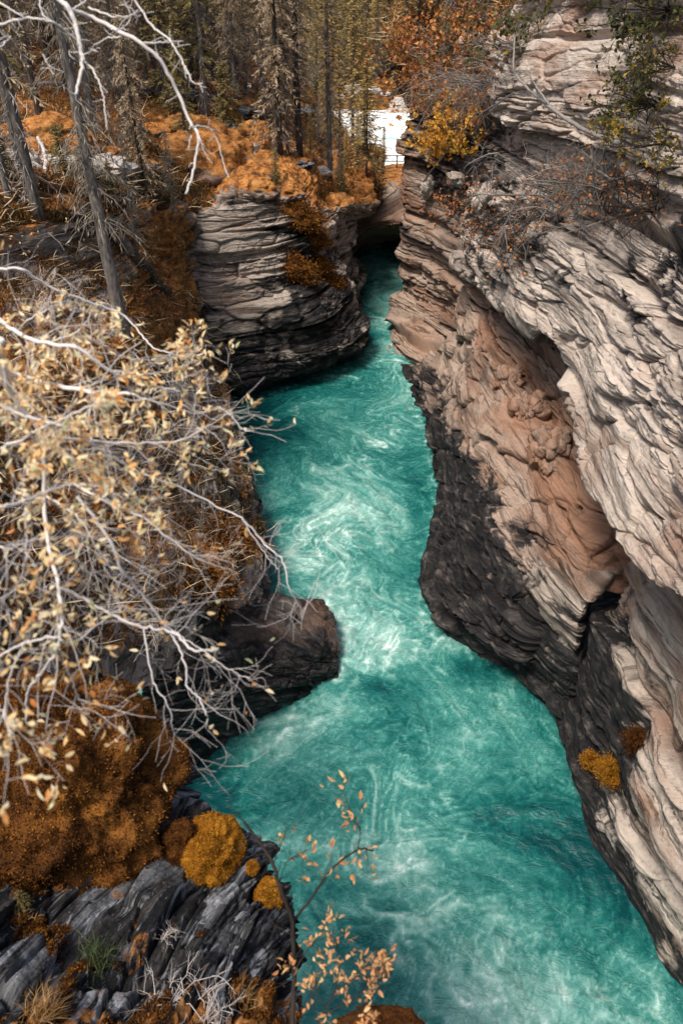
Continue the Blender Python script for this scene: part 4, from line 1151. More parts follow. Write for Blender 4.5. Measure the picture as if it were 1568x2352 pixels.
def proto(k):
    if k in PROTO: return PROTO[k]
    mk = spruce_meshes
    spec = {
        'olive_a': lambda: mk(15, 2.1, 1, 'needle_olive', 'bark_dark', .10, .30, .55, .68, .44, sprays=11),
        'olive_b': lambda: mk(17, 1.9, 2, 'needle_olive', 'bark_grey', .18, .32, .7, .62, .44, sprays=11),
        'olive_c': lambda: mk(12, 1.8, 3, 'needle_olive', 'bark_dark', .05, .26, .5, .7, .40, sprays=11),
        'brown_a': lambda: mk(15, 2.0, 4, 'needle_brown', 'bark_grey', .10, .32, .85, .6, .42, hang=.6, sprays=11),
        'brown_b': lambda: mk(13, 1.8, 5, 'needle_brown', 'bark_dark', .05, .28, .95, .6, .38, hang=.8, sprays=11),
        'gold_a': lambda: mk(17, 1.9, 6, 'needle_gold', 'bark_dark', .08, .34, .45, .9, .50),
        'gold_b': lambda: mk(20, 2.0, 7, 'needle_gold', 'bark_grey', .10, .40, .5, .85, .55),
        'small_green': lambda: mk(4.6, 1.25, 8, 'needle_olive', 'bark_dark', .06, .16, .35, .95, .24, trunk_r=.06),
        'small_gold': lambda: mk(6.2, 1.5, 9, 'needle_gold', 'bark_dark', .08, .22, .30, .9, .30, trunk_r=.07),
        'seedling': lambda: mk(1.5, .5, 10, 'needle_olive', 'bark_dark', .05, .09, .4, .95, .13, trunk_r=.022, sprays=6),
        'bare_a': lambda: mk(17, 1.4, 11, 'needle_brown', 'bark_grey', .24, .40, .9, .55, .40, trunk_r=.18, hang=.6),
        'bare_b': lambda: mk(16, 1.2, 12, 'needle_olive', 'bark_grey', .26, .38, .9, .6, .40, trunk_r=.15, hang=.5),
        'bare_dark': lambda: mk(18, 1.5, 13, 'needle_brown', 'bark_dark', .20, .34, .9, .7, .42, trunk_r=.2, hang=.6),
    }
    PROTO[k] = spec[k]()
    return PROTO[k]


def tree(kind, p, label, scale=1.0, rot=0.0, lean=(0, 0), group=None, name='spruce_tree', cat='tree'):
    t = empty(name, tuple(p), label, cat, group)
    t.rotation_euler = (lean[0], lean[1], rot)
    t.scale = (scale,) * 3
    tm, cm = proto(kind)
    obj('trunk', tm, t)
    obj('crown', cm, t)
    return t


def build_forest():
    rng = np.random.RandomState(5)
    # the trunks one can follow in the photograph
    named = [
        ('bare_a', (90, 497), 1.08, 'stout grey bare trunk rising from the mossy shelf at the left edge', (.0, -.03)),
        ('bare_b', (60, 418), 1.0, 'thinner grey trunk standing just behind the stout bare trunk', (0, -.05)),
        ('bare_b', (28, 470), .9, 'grey trunk low at the left edge with green sprays around its foot', (0, -.02)),
        ('bare_dark', (98, 280), .85, 'dark slanting trunk rising above the orange slope at upper left', (0, -.05)),
        ('bare_dark', (155, 200), .8, 'dark thin trunk behind the white hanging branch', (0, -.05)),
        ('brown_b', (345, 455), .62, 'broken brown spruce with grey drooping boughs beside the dead trunk', (0, .03)),
        ('brown_a', (300, 330), .8, 'lichen draped brown spruce behind the dead tree', (0, 0)),
        ('olive_b', (478, 268), .95, 'slender spruce with a clear grey stem above the mossy knoll', (0, 0)),
        ('small_green', (527, 335), 1.0, 'small bushy green spruce growing on top of the mossy knoll', (0, 0)),
        ('brown_a', (603, 262), .9, 'grey brown spruce behind the small bushy green spruce', (0, 0)),
        ('brown_b', (645, 345), 1.15, 'shaggy brown spruce with hanging boughs right of the mossy knoll', (0, 0)),
        ('bare_a', (668, 350), .62, 'thin grey pole stem between the shaggy spruce and the dark tall trunk', (0, 0)),
        ('bare_dark', (690, 345), 1.1, 'tall dark straight trunk over the middle of the cliff top', (0, .0)),
        ('bare_b', (730, 318), .62, 'thin dark stem standing near the bright water gap', (0, 0)),
        ('bare_a', (763, 414), .98, 'tall grey trunk nearest the cliff edge beside the bright water', (0, -.02)),
        ('small_gold', (846, 398), 1.2, 'golden green tiered spruce standing against the bright water', (0, 0)),
        ('small_green', (640, 428), .42, 'knee high spruce at the brink of the layered block', (0, 0)),
        ('small_green', (790, 445), .45, 'little spruce on the orange rim near the narrow bend', (0, 0)),
        ('olive_c', (430, 330), .55, 'dark young spruce left of the mossy knoll', (0, 0)),
        ('olive_c', (390, 250), .75, 'dark dense spruce in the middle of the left slope', (0, 0)),
        ('brown_a', (545, 230), .9, 'brown ragged spruce on the slope behind the knoll', (0, 0)),
        ('olive_b', (225, 300), .8, 'olive spruce with clear stem left of the dead tree foot', (0, 0)),
    ]
    for k, (px, py), sc_, lab, lean in named:
        p, n = on(['terrain', 'cliff_left_block', 'cliff_left_far_block'], px, py)
        tree(k, p, lab, sc_, rng.uniform(0, 6), lean)
    # saplings of spruce on the shelf at left
    for px, py, sc_, lab in ((150, 400, 1.3, 'young green spruce in front of the pale ledge at left'), (195, 420, 1.0, 'small green spruce beside the dead trunk on the shelf'), (20, 415, 1.2, 'young green spruce between the grey trunks at the left edge'), (262, 445, .9, 'spruce seedling by the cracked rock at left')):
        p, n = on(['terrain'], px, py)
        tree('seedling', p, lab, sc_, rng.uniform(0, 6), name='spruce_seedling', cat='seedling')
    # the stand on the slope behind
    kinds = ['olive_a', 'olive_b', 'brown_a', 'brown_b', 'olive_c', 'bare_dark', 'brown_a']
    P, N = GRIDS['terrain']
    cand = P.reshape(-1, 3)
    qx, qy, dep = project(cand)
    okm = (qx > -120) & (qx < 800) & (qy > 20) & (qy < 235) & (cand[:, 1] > 46) & (cand[:, 1] < 140)
    cand, qx, qy = cand[okm], qx[okm], qy[okm]
    taken = []
    tries = 0
    while len(taken) < 96 and tries < 9000:
        tries += 1
        i = rng.randint(len(cand))
        if any(np.hypot(qx[i] - a, (qy[i] - b) * 1.6) < 25 for a, b in taken): continue
        if 120 < qx[i] < 260 and qy[i] > 130 and rng.rand() < .6: continue
        taken.append((qx[i], qy[i]))
        k = kinds[rng.randint(len(kinds))]
        if qx[i] > 690 and rng.rand() < .75: k = ('gold_a', 'gold_b')[rng.randint(2)]
        far = cand[i][1] > 85
        tree(k, cand[i] - np.array([0, 0, .2]), 'slender spruce in the close stand climbing the slope at upper left', rng.uniform(.75, 1.1), rng.uniform(0, 6), (rng.normal(0, .02), rng.normal(0, .02)), 'spruces of the close stand on the slope')
    # golden trees on the far bank
    P, N = GRIDS['hillside']
    for k in range(34):
        x_, y_, r = rng.uniform(-14, 20), rng.uniform(131, 141), rng.uniform(.4, 1.4)
        j = np.argmin((P[..., 0] - x_) ** 2 + (P[..., 1] - y_) ** 2)
        o, V, d = blob('bank_stone', tuple(P.reshape(-1, 3)[j] + np.array([0, 0, .2])), (r * 1.5, r, r * .7), 'stone_white', None, 300 + k, 14, .2, 1.5, .03, facet=.25)
        o.data.attributes['moss'].data.foreach_set('value', np.full(len(V), -.8, np.float32))
        tag(o, 'grey stone on the far bank where the bright water ends', 'rock', 'grey stones along the far bank')
    for k in range(110):
        x_, y_ = rng.uniform(-12, 26), rng.uniform(140, 205)
        j = np.argmin((P[..., 0] - x_) ** 2 + (P[..., 1] - y_) ** 2)
        tree(('gold_a', 'gold_b', 'gold_b', 'olive_a')[rng.randint(4)], P.reshape(-1, 3)[j] - np.array([0, 0, .5]), 'pale golden spruce in the far stand beyond the bright water', rng.uniform(.85, 1.5), rng.uniform(0, 6), (0, 0), 'golden spruces beyond the bright water')
    for px, py, sc_, k, lab in ((812, 330, .62, 'gold_b', 'tall golden spruce left of the tiered spruce by the bright water'), (785, 335, .5, 'gold_a', 'golden spruce with a dark stem at the edge of the bright water'), (760, 330, .55, 'gold_b', 'golden spruce behind the tall grey cliff edge trunk'), (880, 395, .22, 'gold_a', 'short golden spruce touching the right canyon wall'), (825, 400, .26, 'gold_a', 'low golden spruce in front of the tiered spruce'), (800, 405, .2, 'gold_a', 'dwarf golden spruce on the rim at the narrow bend'), (862, 405, .17, 'gold_a', 'dwarf golden spruce right of the tiered spruce'), (838, 340, .6, 'gold_a', 'tall golden spruce rising behind the tiered spruce'), (780, 415, .24, 'brown_a', 'ragged brown young spruce by the tall cliff edge trunk'), (720, 400, .22, 'gold_a', 'young golden spruce among the rim shrubs left of the tall trunk')):
        p, n = on(['terrain', 'cliff_far_end'], px, py)
        tree(k, p, lab, sc_, rng.uniform(0, 6))
    # spruces on the mossy slope above the right wall
    for px, py, sc_, k, lab in ((1064, 34, .8, 'bare_dark', 'dark straight trunk on the orange slope above the right wall'), (1012, 150, .30, 'olive_b', 'thin stemmed young spruce on the orange slope above the right wall'), (1066, 118, .24, 'olive_c', 'small spruce beside the pink boulder on the right slope'), (965, 40, .55, 'olive_c', 'olive spruce at the brow of the right slope'), (1000, 20, .5, 'brown_b', 'brown spruce on the brow above the right wall'), (1030, 30, .5, 'olive_b', 'narrow spruce left of the dark straight trunk on the right slope'), (935, 70, .45, 'gold_a', 'golden spruce leaning over the gap at the edge of the right slope'), (1120, 10, .5, 'olive_c', 'dark spruce at the top of the right slope')):
        p, n = on(['cliff_far_right'], px, py)
        tree(k, p, lab, sc_, rng.uniform(0, 6))
    # the tall dead tree rooted in the gully
    p, n = on(['slope_left'], 288, 762)
    t = empty('dead_tree', tuple(p), 'tall dead grey tree hung with lichen, rooted in the mossy gully', 'tree')
    a = on(['terrain'], 190, 240)[0]
    tm, bm_ = dead_tree_meshes(19, 21, .23, 2.0, n=230, low=.2)
    obj('trunk', tm, t); obj('branches', bm_, t)
    t.rotation_euler = (0.0, -.045, 0)
    for px, py, lab, s_, kk in ((318, 560, 'short dead spruce with grey drooping boughs in front of the mossy gully', .38, 31), (395, 470, 'grey dead sapling with drooping twigs below the mossy knoll', .3, 32)):
        p, n = on(['slope_left', 'terrain'], px, py)
        t = empty('dead_tree', tuple(p), lab, 'tree')
        tm, bm_ = dead_tree_meshes(12, kk, .14, 3.0, True, 'bark_grey', 150, .05)
        obj('trunk', tm, t); obj('branches', bm_, t)
        t.scale = (s_,) * 3
    # fallen and leaning logs
    def log(pts, r, label, mat, name='fallen_log', cat='log'):
        Q = cr(np.array(pts), 24)
        Q = Q + .04 * RNG.normal(size=Q.shape) * r / .2
        a = Acc()
        a.tube(Q, np.linspace(r, r * .7, 24), 10, .45)
        o = empty(name, tuple(Q[0]), label, cat)
        b = a
        for _ in range(16):
            q = Q[RNG.randint(2, 23)]
            d = rand_dirs(1, RNG, -.2)[0]
            l = RNG.uniform(.2, .7)
            b.tube([q, q + d * l * .6, q + d * l + [0, 0, -.1]], [.02, .014, .006], 4, .4, False)
        k = obj('stem', a.mesh('stem', M[mat]), o); k.location = -o.location
    g = lambda px, py, up: on(['slope_left', 'terrain'], px, py)[0] + np.array([0, -.3, up])
    log([g(195, 492, .2), g(270, 540, .35), g(330, 610, .35), g(392, 668, .15)], .27, 'dark fallen log slanting down across the mossy gully', 'bark_dark')
    for a, b, r, lab in (((80, 75), (150, 78), .1, 'pale fallen stem lying on the upper left slope'), ((100, 130), (150, 132), .08, 'thin bleached log on the orange slope behind the trunks'), ((95, 195), (160, 190), .09, 'bleached log lying across the orange slope by the dark trunks')):
        log([on(['terrain'], *a)[0] + [0, 0, .15], on(['terrain'], *b)[0] + [0, 0, .15]], r, lab, 'twig_pale')
    log([on(['terrain'], 105, 405)[0] + [0, 0, .1], on(['terrain'], 112, 385)[0] + [0, 0, .5], on(['terrain'], 104, 370)[0] + [0, 0, 1.0]], .1, 'short bleached stump standing on the pale ledge at left', 'twig_pale', 'tree_stump', 'stump')


build_forest()


# ------------------------------------------------------------------ boulders on the forest floor, stones
def build_boulders():
    rng = np.random.RandomState(3)
    spec = [  # px, py, radius m, squash, material, label
        (105, 298, 1.5, .62, 'rock_moss', 'round orange mossy boulder high on the left slope'),
        (140, 332, 1.5, .6, 'rock_moss', 'wide mossy boulder just below the round one on the left slope'),
        (70, 345, 1.1, .6, 'rock_moss', 'mossy hump at the left edge beside the wide boulder'),
        (450, 365, 3.1, .75, 'rock_moss', 'big orange mossy knoll overhanging dark gaps above the layered block'),
        (420, 295, 1.6, .6, 'rock_moss', 'orange mossy slab above a dark hollow behind the knoll'),
        (560, 180, 2.4, .6, 'rock_moss', 'bright orange mossy rise far up the middle slope'),
        (580, 300, 1.2, .8, 'rock_moss', 'brown mossy boulder right of the small bushy spruce'),
        (608, 330, 1.0, .7, 'rock_moss', 'mossy lump between the knoll and the shaggy spruce'),
        (600, 435, 1.0, .6, 'rock_moss', 'orange moss mound draped over the rim of the layered block'),
        (660, 440, .9, .6, 'rock_moss', 'second moss mound along the rim of the layered block'),
        (825, 455, 1.3, .8, 'rock_moss', 'orange moss dome at the brink beside the narrow bend'),
        (770, 460, 1.0, .6, 'rock_moss', 'low orange moss mound left of the dome at the brink'),
        (135, 470, .9, .5, 'rock_moss', 'bright orange moss mound at the foot of the stout trunk'),
        (22, 375, 1.0, .6, 'stone_white', 'pale grey rounded rock at the left edge behind the trunks'),
        (130, 385, 1.6, .3, 'stone_white', 'pale flat ledge rock among the shelf trees at left'),
        (215, 378, 1.5, .3, 'stone_white', 'second pale flat rock crossing behind the dead tree'),
        (555, 350, 1.0, .9, 'stone_white', 'pale rock face on the right side of the mossy knoll'),
        (745, 395, .6, .7, 'stone_white', 'small pale rock beside the tall cliff edge trunk'),
        (395, 205, 1.4, .7, 'rock_lichen', 'grey boulder under the hanging white branch'),
        (500, 110, 1.6, .6, 'rock_lichen', 'grey rock far up between the spruces'),
    ]
    for i_, (px, py, r) in enumerate(((60, 250, .9), (180, 265, .7), (245, 350, .8), (330, 380, .7), (365, 300, 1.0), (500, 290, .9), (640, 290, 1.0), (700, 375, .6), (620, 395, .5), (560, 250, 1.2), (465, 200, 1.2), (300, 200, 1.0), (25, 300, .8), (680, 250, 1.2))):
        spec.append((px, py, r, .6, 'rock_lichen' if i_ % 2 else 'rock_moss', 'weathered boulder half sunk in the orange forest floor at upper left'))
    M['rock_moss'] = M['rock_tan']
    for i, (px, py, r, sq, mat, lab) in enumerate(spec):
        p, n = on(['terrain', 'cliff_left_block', 'cliff_left_far_block'], px, py)
        o, V, d = blob('mossy_boulder' if mat == 'rock_moss' else 'boulder', tuple(p + np.array([0, r * .35, -r * sq * .25])), (r * 1.15, r, r * sq), mat, None, i + 1, 36, .18, 1.6, .03, facet=.28 if mat != 'rock_moss' else .16)
        if mat == 'rock_moss':
            at_ = o.data.attributes['moss']
            at_.data.foreach_set('value', (np.clip(d[:, 2], -.6, 1) * 1.2 + .35).astype(np.float32))
        elif mat == 'stone_white':
            o.data.attributes['moss'].data.foreach_set('value', np.full(len(V), -.6, np.float32))
            o.data.attributes['dark'].data.foreach_set('value', np.full(len(V), .05, np.float32))
        tag(o, lab, 'boulder' if mat == 'rock_moss' else 'rock', 'weathered boulders sunk in the forest floor' if lab.startswith('weathered') else None)
    for px, py, r, lab in ((1088, 88, .75, 'pinkish pale boulder lying on the orange slope above the right wall'), (1062, 158, .3, 'small white stone on the dark moss above the right wall'), (1000, 118, .35, 'grey stone on the orange brow above the right wall')):
        p, n = on(['cliff_far_right'], px, py)
        o, V, d = blob('boulder', tuple(p), (r * 1.2, r, r * .6), 'stone_white', None, 60 + int(px), 26, .2, 1.6, .03, facet=.3)
        o.data.attributes['moss'].data.foreach_set('value', np.full(len(V), -.6, np.float32))
        o.data.attributes['dark'].data.foreach_set('value', np.full(len(V), .0, np.float32))
        tag(o, lab, 'rock')
    for px, py, r, el, lab in ((1118, 455, .42, 1.7, 'upright tan slab wedged in the notch of the right wall'), (1090, 445, .4, .7, 'broken pale block in the notch left of the upright slab'), (1050, 412, .7, .5, 'flat pale slab roofing the notch of the right wall'), (985, 435, .5, 1.3, 'pink pale boulder perched on the prow of the right wall')):
        p, n = on(['cliff_far_right', 'cliff_upper_right'], px, py)
        o, V, d = blob('rock_slab', tuple(p + n * .2), (r, r * .8, r * el), 'rock_pale', None, 80 + int(px), 26, .15, 1.4, .02, facet=.4)
        o.data.attributes['moss'].data.foreach_set('value', np.full(len(V), -.6, np.float32))
        o.data.attributes['dark'].data.foreach_set('value', np.full(len(V), .0, np.float32))
        o.rotation_euler = (.3, .3, .5)
        tag(o, lab, 'rock')
    # rounded chunks lodged in the orange recess
    for px, py, r, lab in ((1250, 1020, 1.0, 'largest rusty chunk hanging in the orange recess'), (1262, 1075, .45, 'rusty knob at the foot of the largest chunk in the recess'), (1285, 1010, .5, 'small tan knob right of the largest rusty chunk'), (1210, 930, .8, 'rusty wedge rock high in the recess'), (1160, 860, .75, 'square tan block jammed under the pale lip')):
        p, n = on(['cliff_middle_right'], px, py)
        o, V, d = blob('rock_chunk', tuple(p - n * r * .15), (r * .8, r * .8, r * .85), 'rock_tan', None, 90 + int(px), 40, .07, 1.1, .02, facet=.38)
        for a_, v_ in (('moss', -.6), ('dark', .0), ('warm', .6)):
            o.data.attributes[a_].data.foreach_set('value', np.full(len(V), v_, np.float32))
        o.rotation_euler = (.5, .6, .2)
        tag(o, lab, 'rock')


build_boulders()


# ------------------------------------------------------------------ moss cushions and moss clumps with tufts
def build_moss():
    rng = np.random.RandomState(8)

    def cushion(px, py, rx, ry, rz, tilt, label, mat, seed, where, name='moss_cushion', tuft=.02, count=5000, lift=.3, rough=.18):
        p, n = on([where], px, py)
        c = p + n * rx * lift
        o = empty(name, tuple(c), label, 'moss')
        b, V, d = blob('body', (0, 0, 0), (rx, ry, rz), mat, o, seed, 60, rough, 1.5, .05)
        b.rotation_euler = tilt
        mt = np.array(Matrix.Rotation(tilt[2], 3, 'Z') @ Matrix.Rotation(tilt[1], 3, 'Y') @ Matrix.Rotation(tilt[0], 3, 'X'))
        a = Acc()
        i = rng.randint(0, len(V), count)
        B = V[i] @ mt.T
        if name == 'moss_clump': B = B * (1 + np.abs(rng.normal(0, .22, (count, 1)))) + rng.normal(0, .12 * rx, (count, 3))
        D = unit(d[i] @ mt.T + rng.normal(0, .55, (count, 3)))
        blades(a, B, D, side_of(D, rng), tuft * rng.uniform(.6, 1.5, count), tuft * .45, np.clip(rng.normal(.45, .25, count) + .25 * fbm(B[:, 0] * 6, B[:, 1] * 6, B[:, 2] * 6, 2), 0, 1))
        obj('tufts', a.mesh('tufts', M[mat], False), o)
        return o

    cushion(488, 1955, .29, .30, .42, (.55, .15, 0), 'large golden moss cushion bulging over the water from the near outcrop', 'moss_gold', 1, 'outcrop_near_left', count=17000, tuft=.017, rough=.24, lift=.15)
    cushion(607, 2058, .125, .14, .23, (.45, .1, 0), 'smaller golden moss cushion at the tip of the near outcrop', 'moss_gold', 2, 'outcrop_near_left', count=6000, tuft=.015)
    cushion(583, 1995, .06, .06, .075, (.3, .1, 0), 'fist sized moss knob between the two golden cushions', 'moss_gold', 3, 'outcrop_near_left', count=2000, tuft=.013)
    cushion(415, 1935, .2, .2, .26, (.5, .15, 0), 'dark brown moss pad left of the large golden cushion', 'moss_brown', 4, 'outcrop_near_left', count=6000, tuft=.015, lift=.1)
    cushion(880, 2350, .34, .3, .2, (0, 0, 0), 'brown mossy stone top peeking in at the bottom edge', 'moss_brown', 5, 'outcrop_near_left', count=6000, tuft=.016)
    p = at(875, 2420, z=15.6)
    for o in COL.objects:
        if o.get('label', '').startswith('brown mossy stone top'): o.location = tuple(p)
    cushion(1398, 1768, .30, .36, .66, (.4, -.3, 0), 'larger ochre moss clump on the dark lower right rock', 'moss_gold', 6, 'cliff_near_right', 'moss_clump', .05, 5000, -.1, .45)
    cushion(1357, 1742, .2, .2, .4, (.4, -.3, 0), 'narrow ochre moss clump left of the larger one on the dark rock', 'moss_gold', 7, 'cliff_near_right', 'moss_clump', .05, 2500, -.1, .45)
    cushion(1452, 1700, .24, .24, .45, (.4, -.3, 0), 'brown moss strip above the ochre clumps on the right rock', 'moss_brown', 8, 'cliff_near_right', 'moss_clump', .05, 2500, -.1, .45)
    for i, (px, py, r, lab) in enumerate(((680, 615, 1.0, 'long orange moss patch on the face of the layered block'), (738, 610, .6, 'orange moss patch nearer the corner of the layered block'), (768, 645, .45, 'small moss knob on the corner of the layered block'), (725, 545, .7, 'moss patch just under the rim of the layered block'), (693, 490, .9, 'moss tongue spilling over the rim of the layered block'), (508, 1235, .9, 'rusty moss mound on the left bank above the black ledge'), (450, 1330, .9, 'dark olive moss mound on the left bank under the bare twigs'))):
        cushion(px, py, r * 1.1, r * .45, r * .55, (.2, .35, 0), lab, 'moss_rust', 20 + i, 'cliff_left_block' if i < 5 else 'slope_left', 'moss_clump', .12, 3600, -.05, .5)
    # the big mossy boulder on the outcrop
    c = at(125, 1830, t=7.42)
    o = empty('mossy_boulder', tuple(c), 'big rust brown mossy boulder on the near outcrop under the willow', 'boulder')
    b, V, d = blob('body', (0, 0, 0), (1.08, 1.0, 1.12), 'moss_rust', o, 71, 150, .26, 1.7, .05)
    k = rng.randint(0, len(V), 110000)
    nn = d[k]
    kk = (V[k] + np.array(c))
    qx, qy, dep = project(kk)
    keep = (np.sum(nn * (np.array([0, 0, CAM_Z]) - kk), 1) > -.3)
    B, nn = V[k][keep] + rng.normal(0, .012, (keep.sum(), 3)), nn[keep]
    D = unit(nn + rng.normal(0, .6, nn.shape))
    a = Acc()
    patch = fbm(B[:, 0] * 2.4, B[:, 1] * 2.4, B[:, 2] * 2.4, 4)
    blades(a, B, D, side_of(D, rng), rng.uniform(.012, .036, len(B)), rng.uniform(.007, .018, len(B)), np.clip(rng.normal(.40, .27, len(B)) + .75 * patch, 0, 1))
    obj('tufts', a.mesh('tufts', M['moss_rust'], False), o)
    # short moss growing over the big near boulder
    P, N = GRIDS['outcrop_near_left']
    qx, qy, dep = project(P)
    m = np.array([v.value for v in bpy.data.objects['outcrop_near_left'].data.attributes['moss'].data]).reshape(P.shape[:2])
    m = m + .55 * fbm(P[..., 0] * 2.2, P[..., 1] * 2.2, P[..., 2] * 2.2, 4)
    ok = (m > .52) & (qx > -60) & (qx < 760) & (qy > 1480) & (qy < 2420)
    idx = np.argwhere(ok)
    wgt = (dep[ok]) ** 1.0
    k = rng.choice(len(idx), 110000, p=wgt / wgt.sum())
    pts = P[idx[k, 0], idx[k, 1]] + rng.normal(0, .006, (len(k), 3))
    nn = N[idx[k, 0], idx[k, 1]]
    D = unit(nn + rng.normal(0, .6, nn.shape))
    a = Acc()
    patch = fbm(pts[:, 0] * 3, pts[:, 1] * 3, pts[:, 2] * 3, 3)
    blades(a, pts, D, side_of(D, rng), rng.uniform(.012, .034, len(k)), rng.uniform(.006, .014, len(k)), np.clip(rng.normal(.42, .26, len(k)) + .35 * patch, 0, 1))
    tag(obj('moss_carpet', a.mesh('moss_carpet', M['moss_rust'], False)), kind='stuff')


M['moss_brown'] = moss_material('brown_moss', (0.015, 0.007, 0.003), (0.075, 0.026, 0.006), (0.16, 0.06, 0.012))
build_moss()


# ------------------------------------------------------------------ ground cover, one sheet of stuff per side
def build_undergrowth():
    rng = np.random.RandomState(17)
    for name, src, n, size, sel in (
            ('undergrowth', 'terrain', 3200, .17, lambda qx, qy, p: (qx > -150) & (qx < 930) & (qy > 20) & (qy < 560)),
            ('undergrowth', 'slope_left', 2400, .12, lambda qx, qy, p: (qx > -60) & (qx < 600) & (qy > 520) & (qy < 1500)),
            ('undergrowth', 'cliff_far_right', 1300, .22, lambda qx, qy, p: (qx > 900) & (qx < 1190) & (qy > -20) & (qy < 260))):
        P, N = GRIDS[src]
        qx, qy, dep = project(P)
        ok = sel(qx, qy, P) & (N[..., 2] > .25)
        idx = np.argwhere(ok)
        k = idx[rng.choice(len(idx), n)]
        a = Acc()
        for (i, j) in k:
            c = P[i, j]
            r = rng.uniform(.3, 1.0) * size * 4
            kind = fbm(c[0] * .3, c[1] * .3, 5.5, 2)
            m = int(rng.uniform(25, 60))
            off_ = rng.normal(0, r * .5, (m, 3)); off_[:, 2] = np.abs(off_[:, 2]) * .7
            D = unit(rng.normal(0, .6, (m, 3)) + [0, 0, .7])
            tint = np.clip(rng.normal(.45, .2, m) + .4 * kind, 0, 1)
            if rng.rand() < .3:
                ds = unit(rng.normal(0, 1, (3, 3)) * [1, 1, .25])
                blades(a, c + rng.normal(0, .3, (3, 3)) * [1, 1, 0] + [0, 0, .12], ds, side_of(ds, rng), size * rng.uniform(3, 9, 3), size * .22, .97)
            blades(a, c + off_, D, side_of(D, rng), size * rng.uniform(.5, 1.5, m), size * rng.uniform(.12, .35, m), tint)
        tag(obj(name, a.mesh(name, M['underbrush'], False)), kind='stuff')


M['underbrush'] = tint_material('autumn_underbrush', [(0.0, (0.02, 0.022, 0.008)), (0.3, (0.07, 0.055, 0.018)), (0.5, (0.16, 0.06, 0.018)), (0.72, (0.46, 0.18, 0.04)), (0.88, (0.55, 0.31, 0.10)), (1.0, (0.62, 0.52, 0.38))], 0.85, 3.0, trans=.15)
build_undergrowth()


# ------------------------------------------------------------------ near plants: branches over the gorge
def poly3(pts):
    """(px, py, t): a bend of a branch at distance t from the viewpoint"""
    return np.array([at(a, b, t=t) for a, b, t in pts])


def shrub(name, label, cat, base):
    return empty(name, tuple(base), label, cat)


def put(me, root, nm):
    o = obj(nm, me, root)
    o.location = -root.location
    return o


def build_dead_branch():
    rng = np.random.RandomState(2)
    t = 3.0
    lines = [
        ([(60, -60), (130, -8), (160, 22), (176, 62), (187, 120), (190, 150), (182, 188), (176, 215)], 14, 3.0),
        ([(150, 18), (210, 40), (262, 66), (320, 97), (370, 140), (408, 212), (440, 285), (457, 312), (448, 378), (427, 446)], 11, 3.0),
        ([(-20, 64), (0, 57), (60, 43), (115, 48), (150, 70), (178, 92)], 8, 2.9),
        ([(-10, 0), (25, 22), (60, 43)], 5, 2.9),
        ([(290, -30), (312, 5), (350, 60), (383, 85), (398, 104), (424, 150), (445, 190), (466, 192)], 6, 3.2),
        ([(398, 104), (420, 140), (428, 180)], 4, 3.2),
        ([(318, 100), (365, 98), (422, 94)], 5, 3.0),
        ([(285, 84), (248, 88), (215, 104)], 5, 3.0),
        ([(164, 24), (190, 8), (212, -12)], 5, 3.0),
        ([(205, 18), (255, 38), (300, 36), (318, 24)], 5, 2.9),
        ([(255, 66), (268, 70), (285, 62), (300, 40), (280, -15)], 4, 2.9),
        ([(440, 290), (478, 294), (500, 325), (513, 372)], 4, 3.0),
        ([(457, 312), (470, 350), (486, 376)], 3, 3.0),
        ([(440, 310), (432, 345)], 3, 3.0),
        ([(187, 120), (170, 122), (160, 118)], 5, 3.0),
        ([(188, 130), (215, 116), (225, 120)], 4, 3.0),
        ([(190, 140), (212, 158), (232, 200), (240, 240), (248, 298)], 5, 3.0),
        ([(100, 125), (112, 150), (124, 172)], 4, 3.0),
        ([(92, -20), (97, 30), (118, 48)], 5, 3.0),
        ([(0, 110), (20, 92), (27, 84)], 4, 2.8),
    ]
    root = empty('dead_branch', tuple(at(60, -60, t=3.0)), 'bleached white dead branch hanging into the top left corner', 'branch')
    for k, (pts, w, tt) in enumerate(lines):
        Q = poly3([(a, b, tt + .05 * math.sin(a * .03 + k)) for a, b in pts])
        Q = cr(Q, len(pts) * 6)
        Q = Q + rng.normal(0, .0016, Q.shape)
        r0 = w * .95 / FPX * tt * .5
        a = Acc()
        a.tube(Q, np.linspace(r0, r0 * .5, len(Q)), 7, .55)
        tips = []
        for _ in range(len(pts)):
            i = rng.randint(len(Q) // 4, len(Q))
            grow(a, tips, Q[i], unit(np.gradient(Q, axis=0)[i] + rng.normal(0, .6, 3) * .02 + 0) + rng.normal(0, .7, 3), rng.uniform(.03, .09), r0 * .22, 0, rng, tint=.8, wob=.4, n=3)
        put(a.mesh('limb', M['twig_pale']), root, 'limb')


